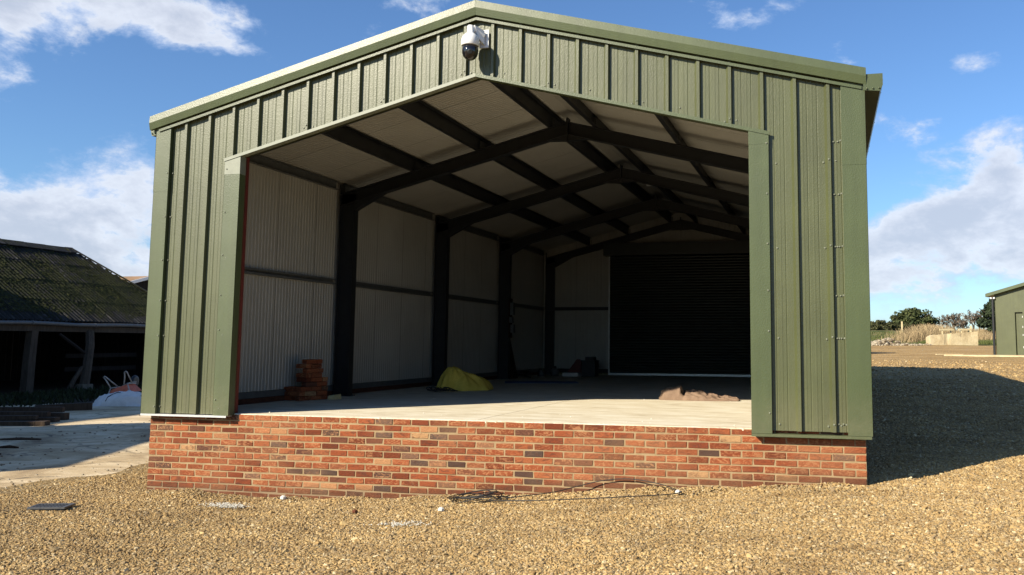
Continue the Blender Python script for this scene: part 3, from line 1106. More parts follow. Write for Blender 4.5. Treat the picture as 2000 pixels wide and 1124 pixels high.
        o = m.build('cleats', M['black_steel'], fr)
        o['kind'] = 'stuff'
    # purlins (zed section along the shed)
    for side in (0, 1):
        sg = 1 if side == 0 else -1
        for u in PUR[side]:
            x = u if side == 0 else BW - u
            z0, z1 = RZ(x) + 0.003, LZ(x) - 0.004
            m = MB()
            m.box((x - 0.003, 0.10, z0), (x + 0.003, BL - 0.15, z1))
            m.box((min(x, x - sg * 0.065), 0.10, z0), (max(x, x - sg * 0.065), BL - 0.15, z0 + 0.004))
            m.box((min(x, x + sg * 0.065), 0.10, z1 - 0.012), (max(x, x + sg * 0.065), BL - 0.15, z1 - 0.008))
            m.build('purlin', M['black_steel'], shed)
    # red primed posts of the front frame, and the beam behind the gable
    for x0, x1 in ((OL - 0.15, OL - 0.006), (OR + 0.006, OR + 0.15)):
        m = MB()
        zt = HZ((x0 + x1) / 2) + 0.15
        m.box((x0, 0.047, 0.008), (x1, 0.055, zt))
        m.box((x0, 0.077, 0.008), (x1, 0.085, zt))
        xf = x1 if x0 < 4 else x0
        m.box((min(xf, xf - 0.012 if x0 < 4 else xf + 0.012), 0.0135, 0.008), (max(xf, xf - 0.012 if x0 < 4 else xf + 0.012), 0.0469, zt))
        m.box((min(xf, xf - 0.012 if x0 < 4 else xf + 0.012), 0.0551, 0.008), (max(xf, xf - 0.012 if x0 < 4 else xf + 0.012), 0.0769, zt))
        m.build('door_post', M['primer'], shed, label='red oxide painted steel post just inside the opening')
    m = MB()
    strip_along(m, lambda x: HZ(x), OL - 0.1, OR + 0.1, 0.10, 0.24, 0.08, 0.22)
    m.build('head_beam', M['black_steel'], shed)
    # roller shutter at the back
    d = bpy.data.objects.new('roller_shutter', None)
    COL.objects.link(d)
    d.location = (XC, BL - 0.15, 0)
    d.parent = shed
    d.matrix_parent_inverse = WM[shed.name].inverted()
    WM[d.name] = Matrix.Translation((XC, BL - 0.15, 0))
    m = MB()
    vs = []
    z = 0.07
    while z < 3.46:
        vs += [(2.22, BL - 0.16, z), (6.21, BL - 0.16, z), (2.22, BL - 0.178, z + 0.012), (6.21, BL - 0.178, z + 0.012), (2.22, BL - 0.182, z + 0.037), (6.21, BL - 0.182, z + 0.037), (2.22, BL - 0.172, z + 0.065), (6.21, BL - 0.172, z + 0.065)]
        z += 0.0753
    m.add(vs, [(2 * i, 2 * i + 1, 2 * i + 3, 2 * i + 2) for i in range(len(vs) // 2 - 1)])
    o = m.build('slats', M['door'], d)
    o['kind'] = 'stuff'
    MB().box((2.22, BL - 0.185, 0.012), (6.21, BL - 0.155, 0.068)).build('bottom_rail', M['galv'], d)
    for a in (2.185, 6.212):
        MB().box((a, BL - 0.215, 0.005), (a + 0.034, BL - 0.13, 3.6)).build('guide', M['galv'], d)
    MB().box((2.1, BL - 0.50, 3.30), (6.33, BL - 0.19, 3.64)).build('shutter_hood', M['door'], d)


front_panels()
flashings()
outer_skin()
inside()


# ------------------------------------------------------------------ bricks
def brick_mesh(L, seed, name='brick', Hh=0.065, D=0.10):
    r = random.Random(seed)
    c = 0.006
    vs = []
    idx = {}
    for sx in (-1, 1):
        for sy in (-1, 1):
            for sz in (-1, 1):
                hx, hy, hzz = L / 2 + r.uniform(-0.0025, 0.001), D / 2 + r.uniform(-0.0015, 0.002), Hh / 2 + r.uniform(-0.0025, 0.0008)
                cc = c * r.uniform(0.5, 1.6)
                for ax in range(3):
                    p = [sx * hx, sy * hy, sz * hzz]
                    for a2 in range(3):
                        if a2 != ax:
                            p[a2] -= (sx, sy, sz)[a2] * cc
                    idx[sx, sy, sz, ax] = len(vs)
                    vs.append(tuple(p))
    fs = []
    for ax in range(3):
        for s in (-1, 1):
            o1, o2 = [a for a in range(3) if a != ax]
            ring = []
            for (a, b) in ((-1, -1), (1, -1), (1, 1), (-1, 1)):
                k = [0, 0, 0]
                k[ax] = s
                k[o1] = a
                k[o2] = b
                ring.append(idx[k[0], k[1], k[2], ax])
            fs.append(tuple(ring))
    for ax in range(3):          # edges along axis ax
        o1, o2 = [a for a in range(3) if a != ax]
        for a in (-1, 1):
            for b in (-1, 1):
                q = []
                for s, fa in ((-1, o1), (1, o1), (1, o2), (-1, o2)):
                    k = [0, 0, 0]
                    k[ax] = s
                    k[o1] = a
                    k[o2] = b
                    q.append(idx[k[0], k[1], k[2], fa])
                fs.append(tuple(q))
    for sx in (-1, 1):
        for sy in (-1, 1):
            for sz in (-1, 1):
                fs.append((idx[sx, sy, sz, 0], idx[sx, sy, sz, 1], idx[sx, sy, sz, 2]))
    me = bpy.data.meshes.new(name)
    me.from_pydata(vs, [], fs)
    bm = bmesh.new()
    bm.from_mesh(me)
    bmesh.ops.recalc_face_normals(bm, faces=bm.faces)
    bm.to_mesh(me)
    bm.free()
    me.materials.append(M['brick'])
    return me


FULL = [brick_mesh(0.2148, i, Hh=0.0648) for i in range(12)]
HALF = [brick_mesh(0.1022, 50 + i, Hh=0.0648) for i in range(5)]


def brickwork():
    body = MB().box((0.0045, 0.0045, -1.25), (BW - 0.0045, 0.105, -0.004))
    body.box((0.0085, 0.1052, -1.25), (0.105, BL - 0.1, -0.006)).box((BW - 0.105, 0.1052, -1.25), (BW - 0.0085, BL - 0.1, -0.006))
    plinth = body.build('brick_plinth', M['mortar'], shed)
    WM[plinth.name] = Matrix.Identity(4)
    rows = []
    for c in range(16):
        z = -0.0375 - 0.075 * c + 0.0015
        x = 0.0
        first_half = c % 2 == 0
        seq = ([0.1025] if first_half else []) + [0.215] * 37 + ([] if first_half else [0.1025])
        for L in seq:
            rows.append((x + L / 2, z, L, c))
            x += L + 0.010
    vis = [(x, z, L, c) for x, z, L, c in rows if z + 0.04 > gz(x, -0.02) - 0.03]
    vis.sort(key=lambda q: (Vector((q[0], 0, q[1])) - CAMP).length)
    near = vis[:300]
    rest = vis[300:]
    far = MB()

    def add_far(me, mt):
        far.add([mt @ v.co for v in me.vertices], [tuple(p.vertices) for p in me.polygons])

    def place(q):
        x, z, L, c = q
        me = rnd.choice(FULL if L > 0.2 else HALF)
        loc = Vector((x + rnd.uniform(-.0015, .0015), 0.05 + rnd.uniform(-.0025, .002), z + rnd.uniform(-.0015, .0015)))
        rot = (rnd.uniform(-.008, .008), rnd.uniform(-.006, .006) + (math.pi if rnd.random() < .5 else 0), rnd.uniform(-.006, .006))
        return me, loc, rot
    for q in near:
        me, loc, rot = place(q)
        o = bpy.data.objects.new('brick', me)
        COL.objects.link(o)
        o.parent = plinth
        o.location = loc
        o.rotation_euler = rot
    for q in rest:
        me, loc, rot = place(q)
        add_far(me, Matrix.LocRotScale(loc, __import__('mathutils').Euler(rot), None))
    # side walls
    for side in (0, 1):
        for c in range(16):
            z = -0.036 - 0.075 * c
            y = 0.11 + (0.1125 if c % 2 else 0.0)
            while y < BL - 0.3:
                if z + 0.04 > gz(-0.02 if side == 0 else BW + 0.02, y) - 0.03:
                    add_far(rnd.choice(FULL), Matrix.Translation((0.05 if side == 0 else BW - 0.05, y + 0.1125, z)) @ Matrix.Rotation(math.pi / 2, 4, 'Z'))
                y += 0.225
    o = far.build('bricks', M['brick'], plinth)
    o['kind'] = 'stuff'


brickwork()


# ------------------------------------------------------------------ gravel
def gravel():
    r = np.random.default_rng(5)
    pts = []
    scl = []

    def zone(x0, x1, y0, y1, dens, size, keep):
        n = int((x1 - x0) * (y1 - y0) * dens)
        xs = r.uniform(x0, x1, n)
        ys = r.uniform(y0, y1, n)
        sz = size * np.exp(r.normal(0, 0.32, n))
        jz = r.uniform(-0.4, 0.6, n)
        for x, y, s_, j in zip(xs, ys, sz, jz):
            if not keep(x, y):
                continue
            z = gz(x, y)
            if -6 < y < 60 and -2 < x < 45:
                z += 0.03 * mnoise.noise(Vector((x * 0.9, y * 0.9, 0)))
            # banked against the brickwork
            if -0.35 < y < 0 and 0 < x < BW:
                z += (0.35 + y) * (0.05 + 0.10 * mnoise.noise(Vector((x * 2.3, 0, 4))))
            pts.append((x, y, z + s_ * j * 0.5))
            scl.append(s_)
    inside_shed = lambda x, y: 0.0 < x < BW and y > 0.0
    visible = lambda x, y: (x > 8.061 - 1.25 * (y + 9.36) - 0.8) and (x < 8.061 + 0.36 * (y + 9.36) * 1.15 + 1.2)
    on_yard = lambda x, y: x < -1.38 + 0.22 * mnoise.noise(Vector((0, y * 0.8, 1))) + 0.10 * mnoise.noise(Vector((2, y * 4, 1))) and r.random() > 0.02
    zone(-2.2, 14.5, -5.2, 2.6, 3300, 0.0092, lambda x, y: visible(x, y) and not inside_shed(x, y) and not on_yard(x, y))
    zone(-1.6, 0.0, 2.6, 9, 500, 0.016, lambda x, y: not on_yard(x, y))
    zone(8.43, 15.5, 2.6, 8.5, 1300, 0.0120, visible)
    zone(8.43, 17.5, 8.5, 16, 330, 0.018, lambda x, y: visible(x, y) and r.random() < 1 - 0.7 * (y - 8.5) / 7.5)
    zone(8.43, 20, 16, 30, 60, 0.022, lambda x, y: visible(x, y) and r.random() < 1 - (y - 16) / 15)
    me = bpy.data.meshes.new('gravel')
    me.from_pydata(pts, [], [])
    at = me.attributes.new('size', 'FLOAT', 'POINT')
    at.data.foreach_set('value', scl)
    me.materials.append(M['stone'])
    o = bpy.data.objects.new('gravel', me)
    COL.objects.link(o)
    o['kind'] = 'stuff'
    ng = bpy.data.node_groups.new('gravel_stones', 'GeometryNodeTree')
    ng.interface.new_socket('Geometry', in_out='INPUT', socket_type='NodeSocketGeometry')
    ng.interface.new_socket('Geometry', in_out='OUTPUT', socket_type='NodeSocketGeometry')
    N, Lk = ng.nodes, ng.links
    gi, go = N.new('NodeGroupInput'), N.new('NodeGroupOutput')
    join = N.new('GeometryNodeJoinGeometry')
    idx = N.new('GeometryNodeInputIndex')
    size = N.new('GeometryNodeInputNamedAttribute')
    size.data_type = 'FLOAT'
    size.inputs['Name'].default_value = 'size'
    for k in range(3):
        ico = N.new('GeometryNodeMeshIcoSphere')
        ico.inputs['Radius'].default_value = 1.0
        ico.inputs['Subdivisions'].default_value = 2
        nz = N.new('ShaderNodeTexNoise')
        nz.noise_dimensions = '4D'
        nz.inputs['W'].default_value = 3.1 * k + 0.5
        nz.inputs['Scale'].default_value = 0.9
        nz.inputs['Detail'].default_value = 1.0
        pos = N.new('GeometryNodeInputPosition')
        Lk.new(pos.outputs[0], nz.inputs['Vector'])
        mul = N.new('ShaderNodeMath')
        mul.operation = 'MULTIPLY_ADD'
        mul.inputs[1].default_value = 1.5
        mul.inputs[2].default_value = 0.2
        Lk.new(nz.outputs['Fac'], mul.inputs[0])
        sc = N.new('ShaderNodeVectorMath')
        sc.operation = 'SCALE'
        Lk.new(pos.outputs[0], sc.inputs[0])
        Lk.new(mul.outputs[0], sc.inputs['Scale'])
        sp = N.new('GeometryNodeSetPosition')
        Lk.new(ico.outputs['Mesh'], sp.inputs['Geometry'])
        Lk.new(sc.outputs[0], sp.inputs['Position'])
        sh = N.new('GeometryNodeSetShadeSmooth')
        sh.inputs['Shade Smooth'].default_value = False
        Lk.new(sp.outputs[0], sh.inputs[0])
        mt = N.new('GeometryNodeSetMaterial')
        mt.inputs['Material'].default_value = M['stone']
        Lk.new(sh.outputs[0], mt.inputs['Geometry'])
        iop = N.new('GeometryNodeInstanceOnPoints')
        md = N.new('ShaderNodeMath')
        md.operation = 'MODULO'
        md.inputs[1].default_value = 3.0
        Lk.new(idx.outputs[0], md.inputs[0])
        cmp_ = N.new('FunctionNodeCompare')
        cmp_.data_type = 'FLOAT'
        cmp_.operation = 'EQUAL'
        cmp_.inputs[1].default_value = float(k)
        cmp_.inputs['Epsilon'].default_value = 0.1
        Lk.new(md.outputs[0], cmp_.inputs[0])
        rr = N.new('FunctionNodeRandomValue')
        rr.data_type = 'FLOAT_VECTOR'
        rr.inputs[0].default_value = (-0.5, -0.5, 0)
        rr.inputs[1].default_value = (0.5, 0.5, 6.283)
        rs = N.new('FunctionNodeRandomValue')
        rs.data_type = 'FLOAT_VECTOR'
        rs.inputs[0].default_value = (0.9, 0.65, 0.5)
        rs.inputs[1].default_value = (1.5, 1.0, 0.85)
        rs.inputs['Seed'].default_value = 5
        ms = N.new('ShaderNodeVectorMath')
        ms.operation = 'SCALE'
        Lk.new(rs.outputs[0], ms.inputs[0])
        Lk.new(size.outputs[0], ms.inputs['Scale'])
        Lk.new(gi.outputs[0], iop.inputs['Points'])
        Lk.new(cmp_.outputs[0], iop.inputs['Selection'])
        Lk.new(mt.outputs[0], iop.inputs['Instance'])
        Lk.new(rr.outputs[0], iop.inputs['Rotation'])
        Lk.new(ms.outputs[0], iop.inputs['Scale'])
        Lk.new(iop.outputs[0], join.inputs[0])
    Lk.new(join.outputs[0], go.inputs[0])
    md = o.modifiers.new('stones', 'NODES')
    md.node_group = ng


gravel()


# ------------------------------------------------------------------ old cart barn on the left
def old_barn():
    ex, ez = -17.9, 1.53
    rx, rz = -22.4, 4.62
    y0, yr, y1 = 9.6, 20.95, 23.6
    b = empty('cart_barn', (-22.4, 16.6, -0.97), 'low old open-sided barn with a mossy corrugated hipped roof and timber posts', 'barn')
    L = math.hypot(ex - rx, rz - ez)
    sdir = Vector((rx - ex, 0, rz - ez)) / L          # up the slope
    nrm = Vector((rz - ez, 0, ex - rx)).normalized()

    def lim(y):
        return L if y <= yr else L * max(0.0, (y1 - y) / (y1 - yr))
    cols = [y0 + i * 1.0 for i in range(14)]
    rows = [(0.0, 1.52), (1.36, 2.90), (2.74, 4.26), (4.10, L)]
    for i, ya in enumerate(cols):
        for j, (s0, s1) in enumerate(rows):
            if s0 > lim(ya) - 0.05:
                continue
            m = MB()
            lift0, lift1 = 0.020 + rnd.uniform(-.006, .008), rnd.uniform(-0.004, 0.004)
            skew = rnd.uniform(-0.03, 0.03)
            if rnd.random() < 0.3 and j > 0:
                s0 -= rnd.uniform(0.03, 0.14)
            n = 28
            vs = []
            for k in range(n + 1):
                y = ya + 1.03 * k / n
                a = 0.040 * math.sin(2 * math.pi * (y - y0) / 0.1765) + (0.014 if i % 2 else 0.0)
                top = min(s1, lim(min(y, y1)))
                for s, lf in ((s0, lift0), (top, lift1)):
                    s = min(s, lim(min(y, y1)))
                    q = Vector((ex, min(y, y1 + 0.02) + skew * (s - s0), ez)) + sdir * s + nrm * (a + lf)
                    vs += [q, q - nrm * 0.008]
            fs = []
            for k in range(n):
                a = 4 * k
                fs += [(a, a + 4, a + 6, a + 2), (a + 1, a + 3, a + 7, a + 5), (a, a + 1, a + 5, a + 4)]
            m.add(vs, fs)
            m.build('roof_sheet', M['cement_roof'], b)
    # hip end sheets, far slope
    m = MB()
    n = 60
    vs = []
    for k in range(n + 1):
        t = k / n
        x = ex + (2 * (rx - ex)) * t
        up = 1 - abs(2 * t - 1)
        a = 0.02 * math.sin(x * 43)
        vs += [(x, y1 + a, ez), (ex + (rx - ex) * (2 * t), y1 - (y1 - yr) * up + a, ez + (rz - ez) * up)]
    m.add(vs, [(2 * k, 2 * k + 2, 2 * k + 3, 2 * k + 1) for k in range(n)])
    ox = 2 * rx - ex
    m.add([(rx, y0, rz), (rx, yr, rz), (ox, y1, ez), (ox, y0, ez)], [(0, 1, 2, 3)])
    m.build('rear_roof', M['cement_roof'], b)
    # ridge and hip tiles
    y = y0
    while y < yr - 0.1:
        m = MB()
        e = rnd.uniform(-.012, .012)
        yb = min(y + 1.05, yr + 0.04)
        for sx in (-1, 1):
            p = [(rx, y, rz + 0.10 + e), (rx + sx * 0.33, y, rz - 0.11 + e), (rx + sx * 0.33, y, rz - 0.135 + e), (rx, y, rz + 0.075 + e)]
            m.prism(p, (0, yb - y, rnd.uniform(-.01, .01)))
        m.build('ridge_tile', M['cement_roof'], b)
        y += 1.0
    a, c = Vector((rx, yr, rz + 0.08)), Vector((ex, y1, ez + 0.08))
    for k in range(6):
        p, q = a.lerp(c, k / 6), a.lerp(c, (k + 1.06) / 6)
        MB().beam(p, q, 0.30, 0.05).build('hip_tile', M['cement_roof'], b)
    m = MB()
    r2 = random.Random(31)
    cnt = 0
    while cnt < 20000:
        y = r2.uniform(12.5, y1 - 0.1)
        s_ = r2.uniform(0.25, L)
        if s_ > lim(y) - 0.05:
            continue
        f = s_ / L
        dn = 0.5 + 0.5 * mnoise.noise(Vector((y * 0.9, s_ * 0.9, 3))) + 0.35 * mnoise.noise(Vector((y * 3.1, s_ * 2.2, 8)))
        want = (0.15 + 0.75 * math.exp(-((f - 0.36) / 0.28) ** 2)) * max(0.0, dn) * (0.1 if f < 0.10 else 1)
        cnt += 1
        if r2.random() > want * 1.5:
            continue
        q = Vector((ex, y, ez)) + sdir * s_ + nrm * 0.03
        w = r2.uniform(0.015, 0.055)
        a1, a2, a3 = (Vector((0, 1, 0)) * w * r2.uniform(.7, 1.5)), sdir * w * r2.uniform(.7, 1.3), nrm * w * r2.uniform(.4, .8)
        j = [r2.uniform(-.3, .3) for _ in range(4)]
        m.add([q - a1 + a2 * j[0], q - a2 + a1 * j[1], q + a1 + a2 * j[2], q + a2 + a1 * j[3], q + a3], [(0, 1, 4), (1, 2, 4), (2, 3, 4), (3, 0, 4)])
    o = m.build('moss', M['moss'], b)
    o['kind'] = 'stuff'
    # gutter and wall plate
    pts = [(-17.74, y0 + (y1 + 0.2 - y0) * k / 16, 1.44 + 0.02 * math.sin(k * 1.3)) for k in range(17)]
    g = MB().tube(pts, 0.065, 10).build('gutter', M['grey_plastic'], b, True)
    m = MB()
    for k in range(3, 17, 3):
        q = Vector(pts[k])
        m.tube([q - Vector((0, .04, 0)), q + Vector((0, .04, 0))], 0.074, 10)
    m.build('gutter_joint', M['grey_plastic'], g, True)
    MB().box((-18.1, y0, 1.18), (-17.88, y1, 1.38)).build('wall_plate', M['old_timber'], b)
    # posts
    gzp = -0.98
    m = MB()
    m.tube([(-17.98, 15.1, gzp), (-17.97, 15.12, 0.3), (-17.95, 15.15, 1.2)], [0.20, 0.19, 0.18], 4)
    m.build('post', M['old_timber'], b, label='square sawn post of the barn front')
    m = MB()
    m.tube([(-17.6, 17.1, gzp + 0.30), (-17.62, 17.2, 0.0), (-17.7, 17.35, 0.7), (-17.9, 17.5, 1.2)], [0.17, 0.16, 0.15, 0.15], 7)
    p2 = m.build('post', M['old_timber'], b, label='leaning hewn post of the barn front on a stone pad')
    MB().tube([(-17.75, 16.55, gzp), (-17.7, 16.75, -0.5), (-17.66, 17.05, -0.05)], [0.09, 0.08, 0.07], 6).build('brace', M['old_timber'], p2)
    MB().tube([(-17.9, 16.2, 1.1), (-17.8, 16.7, 0.75), (-17.7, 17.2, 0.4)], [0.05, 0.06, 0.05], 6).build('brace', M['dark_board'], p2)
    MB().box((-17.85, 16.86, gzp - 0.1), (-17.4, 17.3, gzp + 0.32)).build('pad_stone', M['old_stone'], p2)
    m = MB()
    m.tube([(-17.8, 20.6, gzp + 0.35), (-17.8, 20.6, 0.2), (-17.86, 20.6, 1.2)], [0.33, 0.30, 0.27], 10)
    p3 = m.build('post', M['old_timber'], b, label='thick gnarled trunk post by the barn corner')
    m = MB()
    m.lathe([(0.42, 0), (0.4, 0.2), (0.33, 0.37)], (-17.8, 20.6, gzp), 9)
    m.build('pad_stone', M['old_stone'], p3)
    MB().tube([(-18, 11.6, gzp), (-17.95, 11.6, 1.2)], 0.18, 4).build('post', M['old_timber'], b)
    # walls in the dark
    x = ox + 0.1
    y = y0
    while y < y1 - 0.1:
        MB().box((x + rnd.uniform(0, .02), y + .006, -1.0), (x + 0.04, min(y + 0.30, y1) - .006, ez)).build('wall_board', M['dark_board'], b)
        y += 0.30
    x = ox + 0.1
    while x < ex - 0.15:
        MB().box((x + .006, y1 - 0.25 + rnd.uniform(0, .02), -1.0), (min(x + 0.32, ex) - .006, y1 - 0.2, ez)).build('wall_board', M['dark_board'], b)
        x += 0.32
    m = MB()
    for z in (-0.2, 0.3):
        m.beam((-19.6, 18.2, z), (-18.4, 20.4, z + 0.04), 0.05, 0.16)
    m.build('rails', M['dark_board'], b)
    MB().box((ox + 0.1, y0 - 0.05, -1.0), (ex, y0 + 0.0, ez)).build('end_wall', M['dark_board'], b)
    m = MB()
    n = 40
    vs = []
    for k in range(n + 1):
        y = 8.5 + 16.5 * k / n
        xe = (-13.4 if y < 12.6 else -13.0) + 0.6 * mnoise.noise(Vector((0, y * 0.5, 2))) + 0.25 * mnoise.noise(Vector((0, y * 2.1, 8)))
        for t in range(7):
            x = -27.5 + (xe + 27.5) * (t / 6)
            vs.append((x, y, gz(x, y) + (0.07 if t < 6 else 0.0) + 0.03 * mnoise.noise(Vector((x, y, 1)))))
    o = m.add(vs, [(k * 7 + t, k * 7 + t + 1, k * 7 + t + 8, k * 7 + t + 7) for k in range(n) for t in range(6)]).build('earth', M['soil'], None, True)
    o['kind'] = 'structure'
    # second barn, further back
    b2 = empty('boarded_barn', (-36.5, 41.3, -0.6), 'dark boarded gable of a further barn with a rusty roof, behind the old barn', 'barn')
    ax, ay = -36.5, 41.3
    hw, rz2, ez2 = 5.0, 5.26, 3.92
    y = ay - hw
    while y < ay + hw - 0.05:
        yb = min(y + 0.42, ay + hw)
        def top(v):
            return rz2 - 0.1 - (rz2 - ez2) * abs(v - ay) / hw
        m = MB()
        pts = [(ax, y + .012, -0.9), (ax, yb - .012, -0.9), (ax, yb - .012, top(yb)), (ax, y + .012, top(y))]
        m.prism(pts, (-0.05, 0, 0))
        m.build('wall_board', M['dark_board'], b2)
        y += 0.42
    for sy in (-1, 1):
        m = MB()
        m.prism([(ax + 0.35, ay, rz2), (ax + 0.35, ay + sy * (hw + 0.3), ez2 - 0.08), (ax + 0.35, ay + sy * (hw + 0.3), ez2 - 0.2), (ax + 0.35, ay, rz2 - 0.12)], (-14, 0, 0))
        m.build('roof', M['rust_roof'], b2)
        m = MB()
        m.prism([(ax + 0.42, ay, rz2 + 0.03), (ax + 0.42, ay + sy * (hw + 0.3), ez2 - 0.05), (ax + 0.42, ay + sy * (hw + 0.3), ez2 - 0.26), (ax + 0.42, ay, rz2 - 0.18)], (-0.06, 0, 0))
        m.build('barge_board', M['white_paint'], b2)
    m = MB()
    m.box((ax - 13, ay - hw, -0.9), (ax - 0.06, ay + hw, ez2 - 0.25))
    m.build('side_wall', M['dark_board'], b2)


old_barn()


def shade_barns():
    """farm buildings standing to the left of the frame; their shade falls across the yard"""
    def barn(name, label, pts, eave, ridge, m_wall, m_roof):
        g0 = -1.05
        # pts: near-right, far-right, far-left, near-left ; ridge runs near->far
        cx = sum(p[0] for p in pts) / 4
        cy = sum(p[1] for p in pts) / 4
        t = empty(name, (cx, cy, g0), label, 'barn')
        nr, fr, fl, nl = [Vector((*p, 0)) for p in pts]
        mn, mf = (nr + nl) / 2, (fr + fl) / 2
        Z = Vector((0, 0, 1))
        m = MB()
        m.add([nr + Z * g0, fr + Z * g0, fr + Z * eave, nr + Z * eave], [(0, 1, 2, 3)])
        m.add([nl + Z * g0, fl + Z * g0, fl + Z * eave, nl + Z * eave], [(3, 2, 1, 0)])
        m.add([nr + Z * g0, nr + Z * eave, mn + Z * ridge, nl + Z * eave, nl + Z * g0], [(0, 1, 2, 3, 4)])
        m.add([fr + Z * g0, fr + Z * eave, mf + Z * ridge, fl + Z * eave, fl + Z * g0], [(4, 3, 2, 1, 0)])
        m.build('wall', m_wall, t)
        for a, c in ((nr, fr), (nl, fl)):
            m = MB()
            m.prism([a + Z * eave, mn + Z * ridge, mn + Z * (ridge + 0.12), a + Z * (eave + 0.12)], fr - nr)
            m.build('roof', m_roof, t)
        d = (fr - nr).normalized()
        q = nr + d * 1.5
        m = MB()
        o = Vector((0.04, 0, 0))
        m.prism([q + o + Z * g0, q + d * 3.2 + o + Z * g0, q + d * 3.2 + o + Z * 2.2, q + o + Z * 2.2], (0.05, 0, 0))
        m.build('door', M['old_timber'], t)
    barn('implement_shed', 'boarded implement shed at the near left of the yard', [(-8.5, -6.25), (-11.35, 0.5), (-13.6, -0.4), (-10.75, -7.15)], 4.43, 4.75, M['dark_board'], M['rust_roof'])
    barn('grain_store', 'tall clad grain store beyond the implement shed', [(-19.3, -7.6), (-20.3, 4.5), (-31, 4.5), (-30, -7.6)], 9.0, 11.2, M['clad'], M['cement_roof'])


shade_barns()


# ------------------------------------------------------------------ things on the shed front
def ptz():
    c = Vector((4.205, -0.25, 4.285))
    t = empty('security_camera', (4.36, -0.09, 4.2), 'white dome security camera with black glass on the gable under the ridge', 'camera')
    m = MB()
    m.lathe([(0.097, -0.075), (0.102, -0.068), (0.103, -0.02), (0.099, 0.01), (0.085, 0.042), (0.060, 0.066), (0.042, 0.078), (0.036, 0.16), (0.030, 0.168)], c, 28)
    m.build('housing', M['white_paint'], t, True)
    m = MB()
    R = 0.092
    m.lathe([(R, -0.0755)] + [(R * math.cos(a), -0.135 - R * math.sin(a) * 1.15) for a in [math.radians(v) for v in (0, 15, 30, 45, 60, 75, 86)]], c, 28)
    m.build('dome', M['dark_gloss'], t, True)
    m = MB()
    d = (CAMP - c)
    d.z = d.z
    d = d.normalized()
    q = c + Vector((0, 0, -0.135)) + d * 0.068
    m.lathe([(0.030, 0), (0.030, 0.026), (0.022, 0.030)], q, 14, d)
    m.build('lens', M['dark_box'], t)
    m = MB()
    top = c + Vector((0, 0, 0.13))
    m.tube([top + Vector((-0.005, 0, 0.0)), top + Vector((0.05, 0.06, -0.01)), top + Vector((0.105, 0.125, -0.06))], [0.035, 0.038, 0.042], 10)
    m.prism([(c.x + 0.02, c.y + 0.02, c.z + 0.17), (c.x + 0.10, c.y + 0.125, c.z + 0.13), (c.x + 0.10, c.y + 0.125, c.z - 0.03), (c.x + 0.05, c.y + 0.06, c.z + 0.03)], (0.03, -0.02, 0))
    m.build('arm', M['white_paint'], t)
    MB().box((c.x + 0.055, -0.112, c.z - 0.055), (c.x + 0.165, -0.0905, c.z + 0.155)).build('wall_plate', M['white_paint'], t)


ptz()


# ------------------------------------------------------------------ things on the shed floor
def stack():
    base = Vector((0.50, 2.28, 0.005))
    R = Matrix.Translation(base) @ Matrix.Rotation(math.radians(-14), 4, 'Z')
    names = ['bottom', 'second', 'third', 'fourth', 'fifth', 'sixth', 'seventh', 'eighth', 'top']
    items = []
    # main column: x to the left of 0 is behind, right face on x = 0.10.. ; (cx, cy, along)
    for L in range(9):
        if L < 3:
            lay = [(0.05, 0.11, 'y', 'nearest'), (0.05, 0.33, 'y', 'middle'), (0.05, 0.495, 'x', 'farthest')] if L % 2 == 0 else [(0.05, 0.055, 'x', 'nearest'), (0.05, 0.22, 'y', 'middle'), (0.05, 0.44, 'y', 'farthest')]
        elif L < 5:
            lay = [(0.05, 0.22, 'y', 'nearer'), (0.05, 0.44, 'y', 'farther')] if L == 3 else [(0.05, 0.17, 'x', 'nearest'), (0.05, 0.335, 'y', 'middle'), (0.05, 0.50, 'x', 'farthest')]
        else:
            sh = [0.0, 0.015, -0.01, 0.0][L - 5]
            lay = [(0.05, 0.16 + sh, 'x', 'nearer'), (0.05, 0.325 + sh, 'y', 'farther')] if L % 2 else [(0.05, 0.215 + sh, 'y', 'nearer'), (0.05, 0.38 + sh, 'x', 'farther')]
        for cx, cy, al, w in lay:
            items.append((cx - 0.0 if al == 'y' else cx - 0.056, cy, L, al, f'red brick in the {names[L]} layer of the tall brick stack, {w} the viewer' if w.startswith('near') else f'red brick in the {names[L]} layer of the tall brick stack, {w} along it'))
    for L in range(3):
        items.append((-0.19, 0.05 + 0.02 * L, L, 'x', f'red brick in the {names[L]} layer of the short stack beside the tall brick stack'))
        items.append((-0.19, 0.165, L, 'x', f'red brick in the {names[L]} layer of the short stack, behind its front brick'))
    for cx, cy, L, al, lab in items:
        me = rnd.choice(FULL)
        o = bpy.data.objects.new('brick', me)
        COL.objects.link(o)
        loc = R @ Vector((cx + rnd.uniform(-.006, .006), cy + rnd.uniform(-.004, .004), 0.0335 + 0.067 * L))
        o.location = loc
        o.rotation_euler = (0, 0, math.radians(-14 + rnd.uniform(-2.5, 2.5)) + (math.pi / 2 if al == 'y' else 0))
        tag(o, lab, 'brick', 'loose bricks stacked inside the shed')
    m = MB()
    q = R @ Vector((0.16, 0.64, 0.0))
    bm_v = [(-.055, -.10, 0), (.05, -.11, 0), (.06, .10, 0), (-.05, .11, 0), (-.05, -.095, .055), (.045, -.09, .068), (.05, .085, .075), (-.045, .10, .06)]
    m.add([q + Vector(v) for v in bm_v], [(0, 3, 2, 1), (4, 5, 6, 7), (0, 1, 5, 4), (1, 2, 6, 5), (2, 3, 7, 6), (3, 0, 4, 7)])
    tag(m.build('stone_block', M['foam']), 'small pale stone block on the floor at the foot of the tall brick stack', 'stone')


stack()


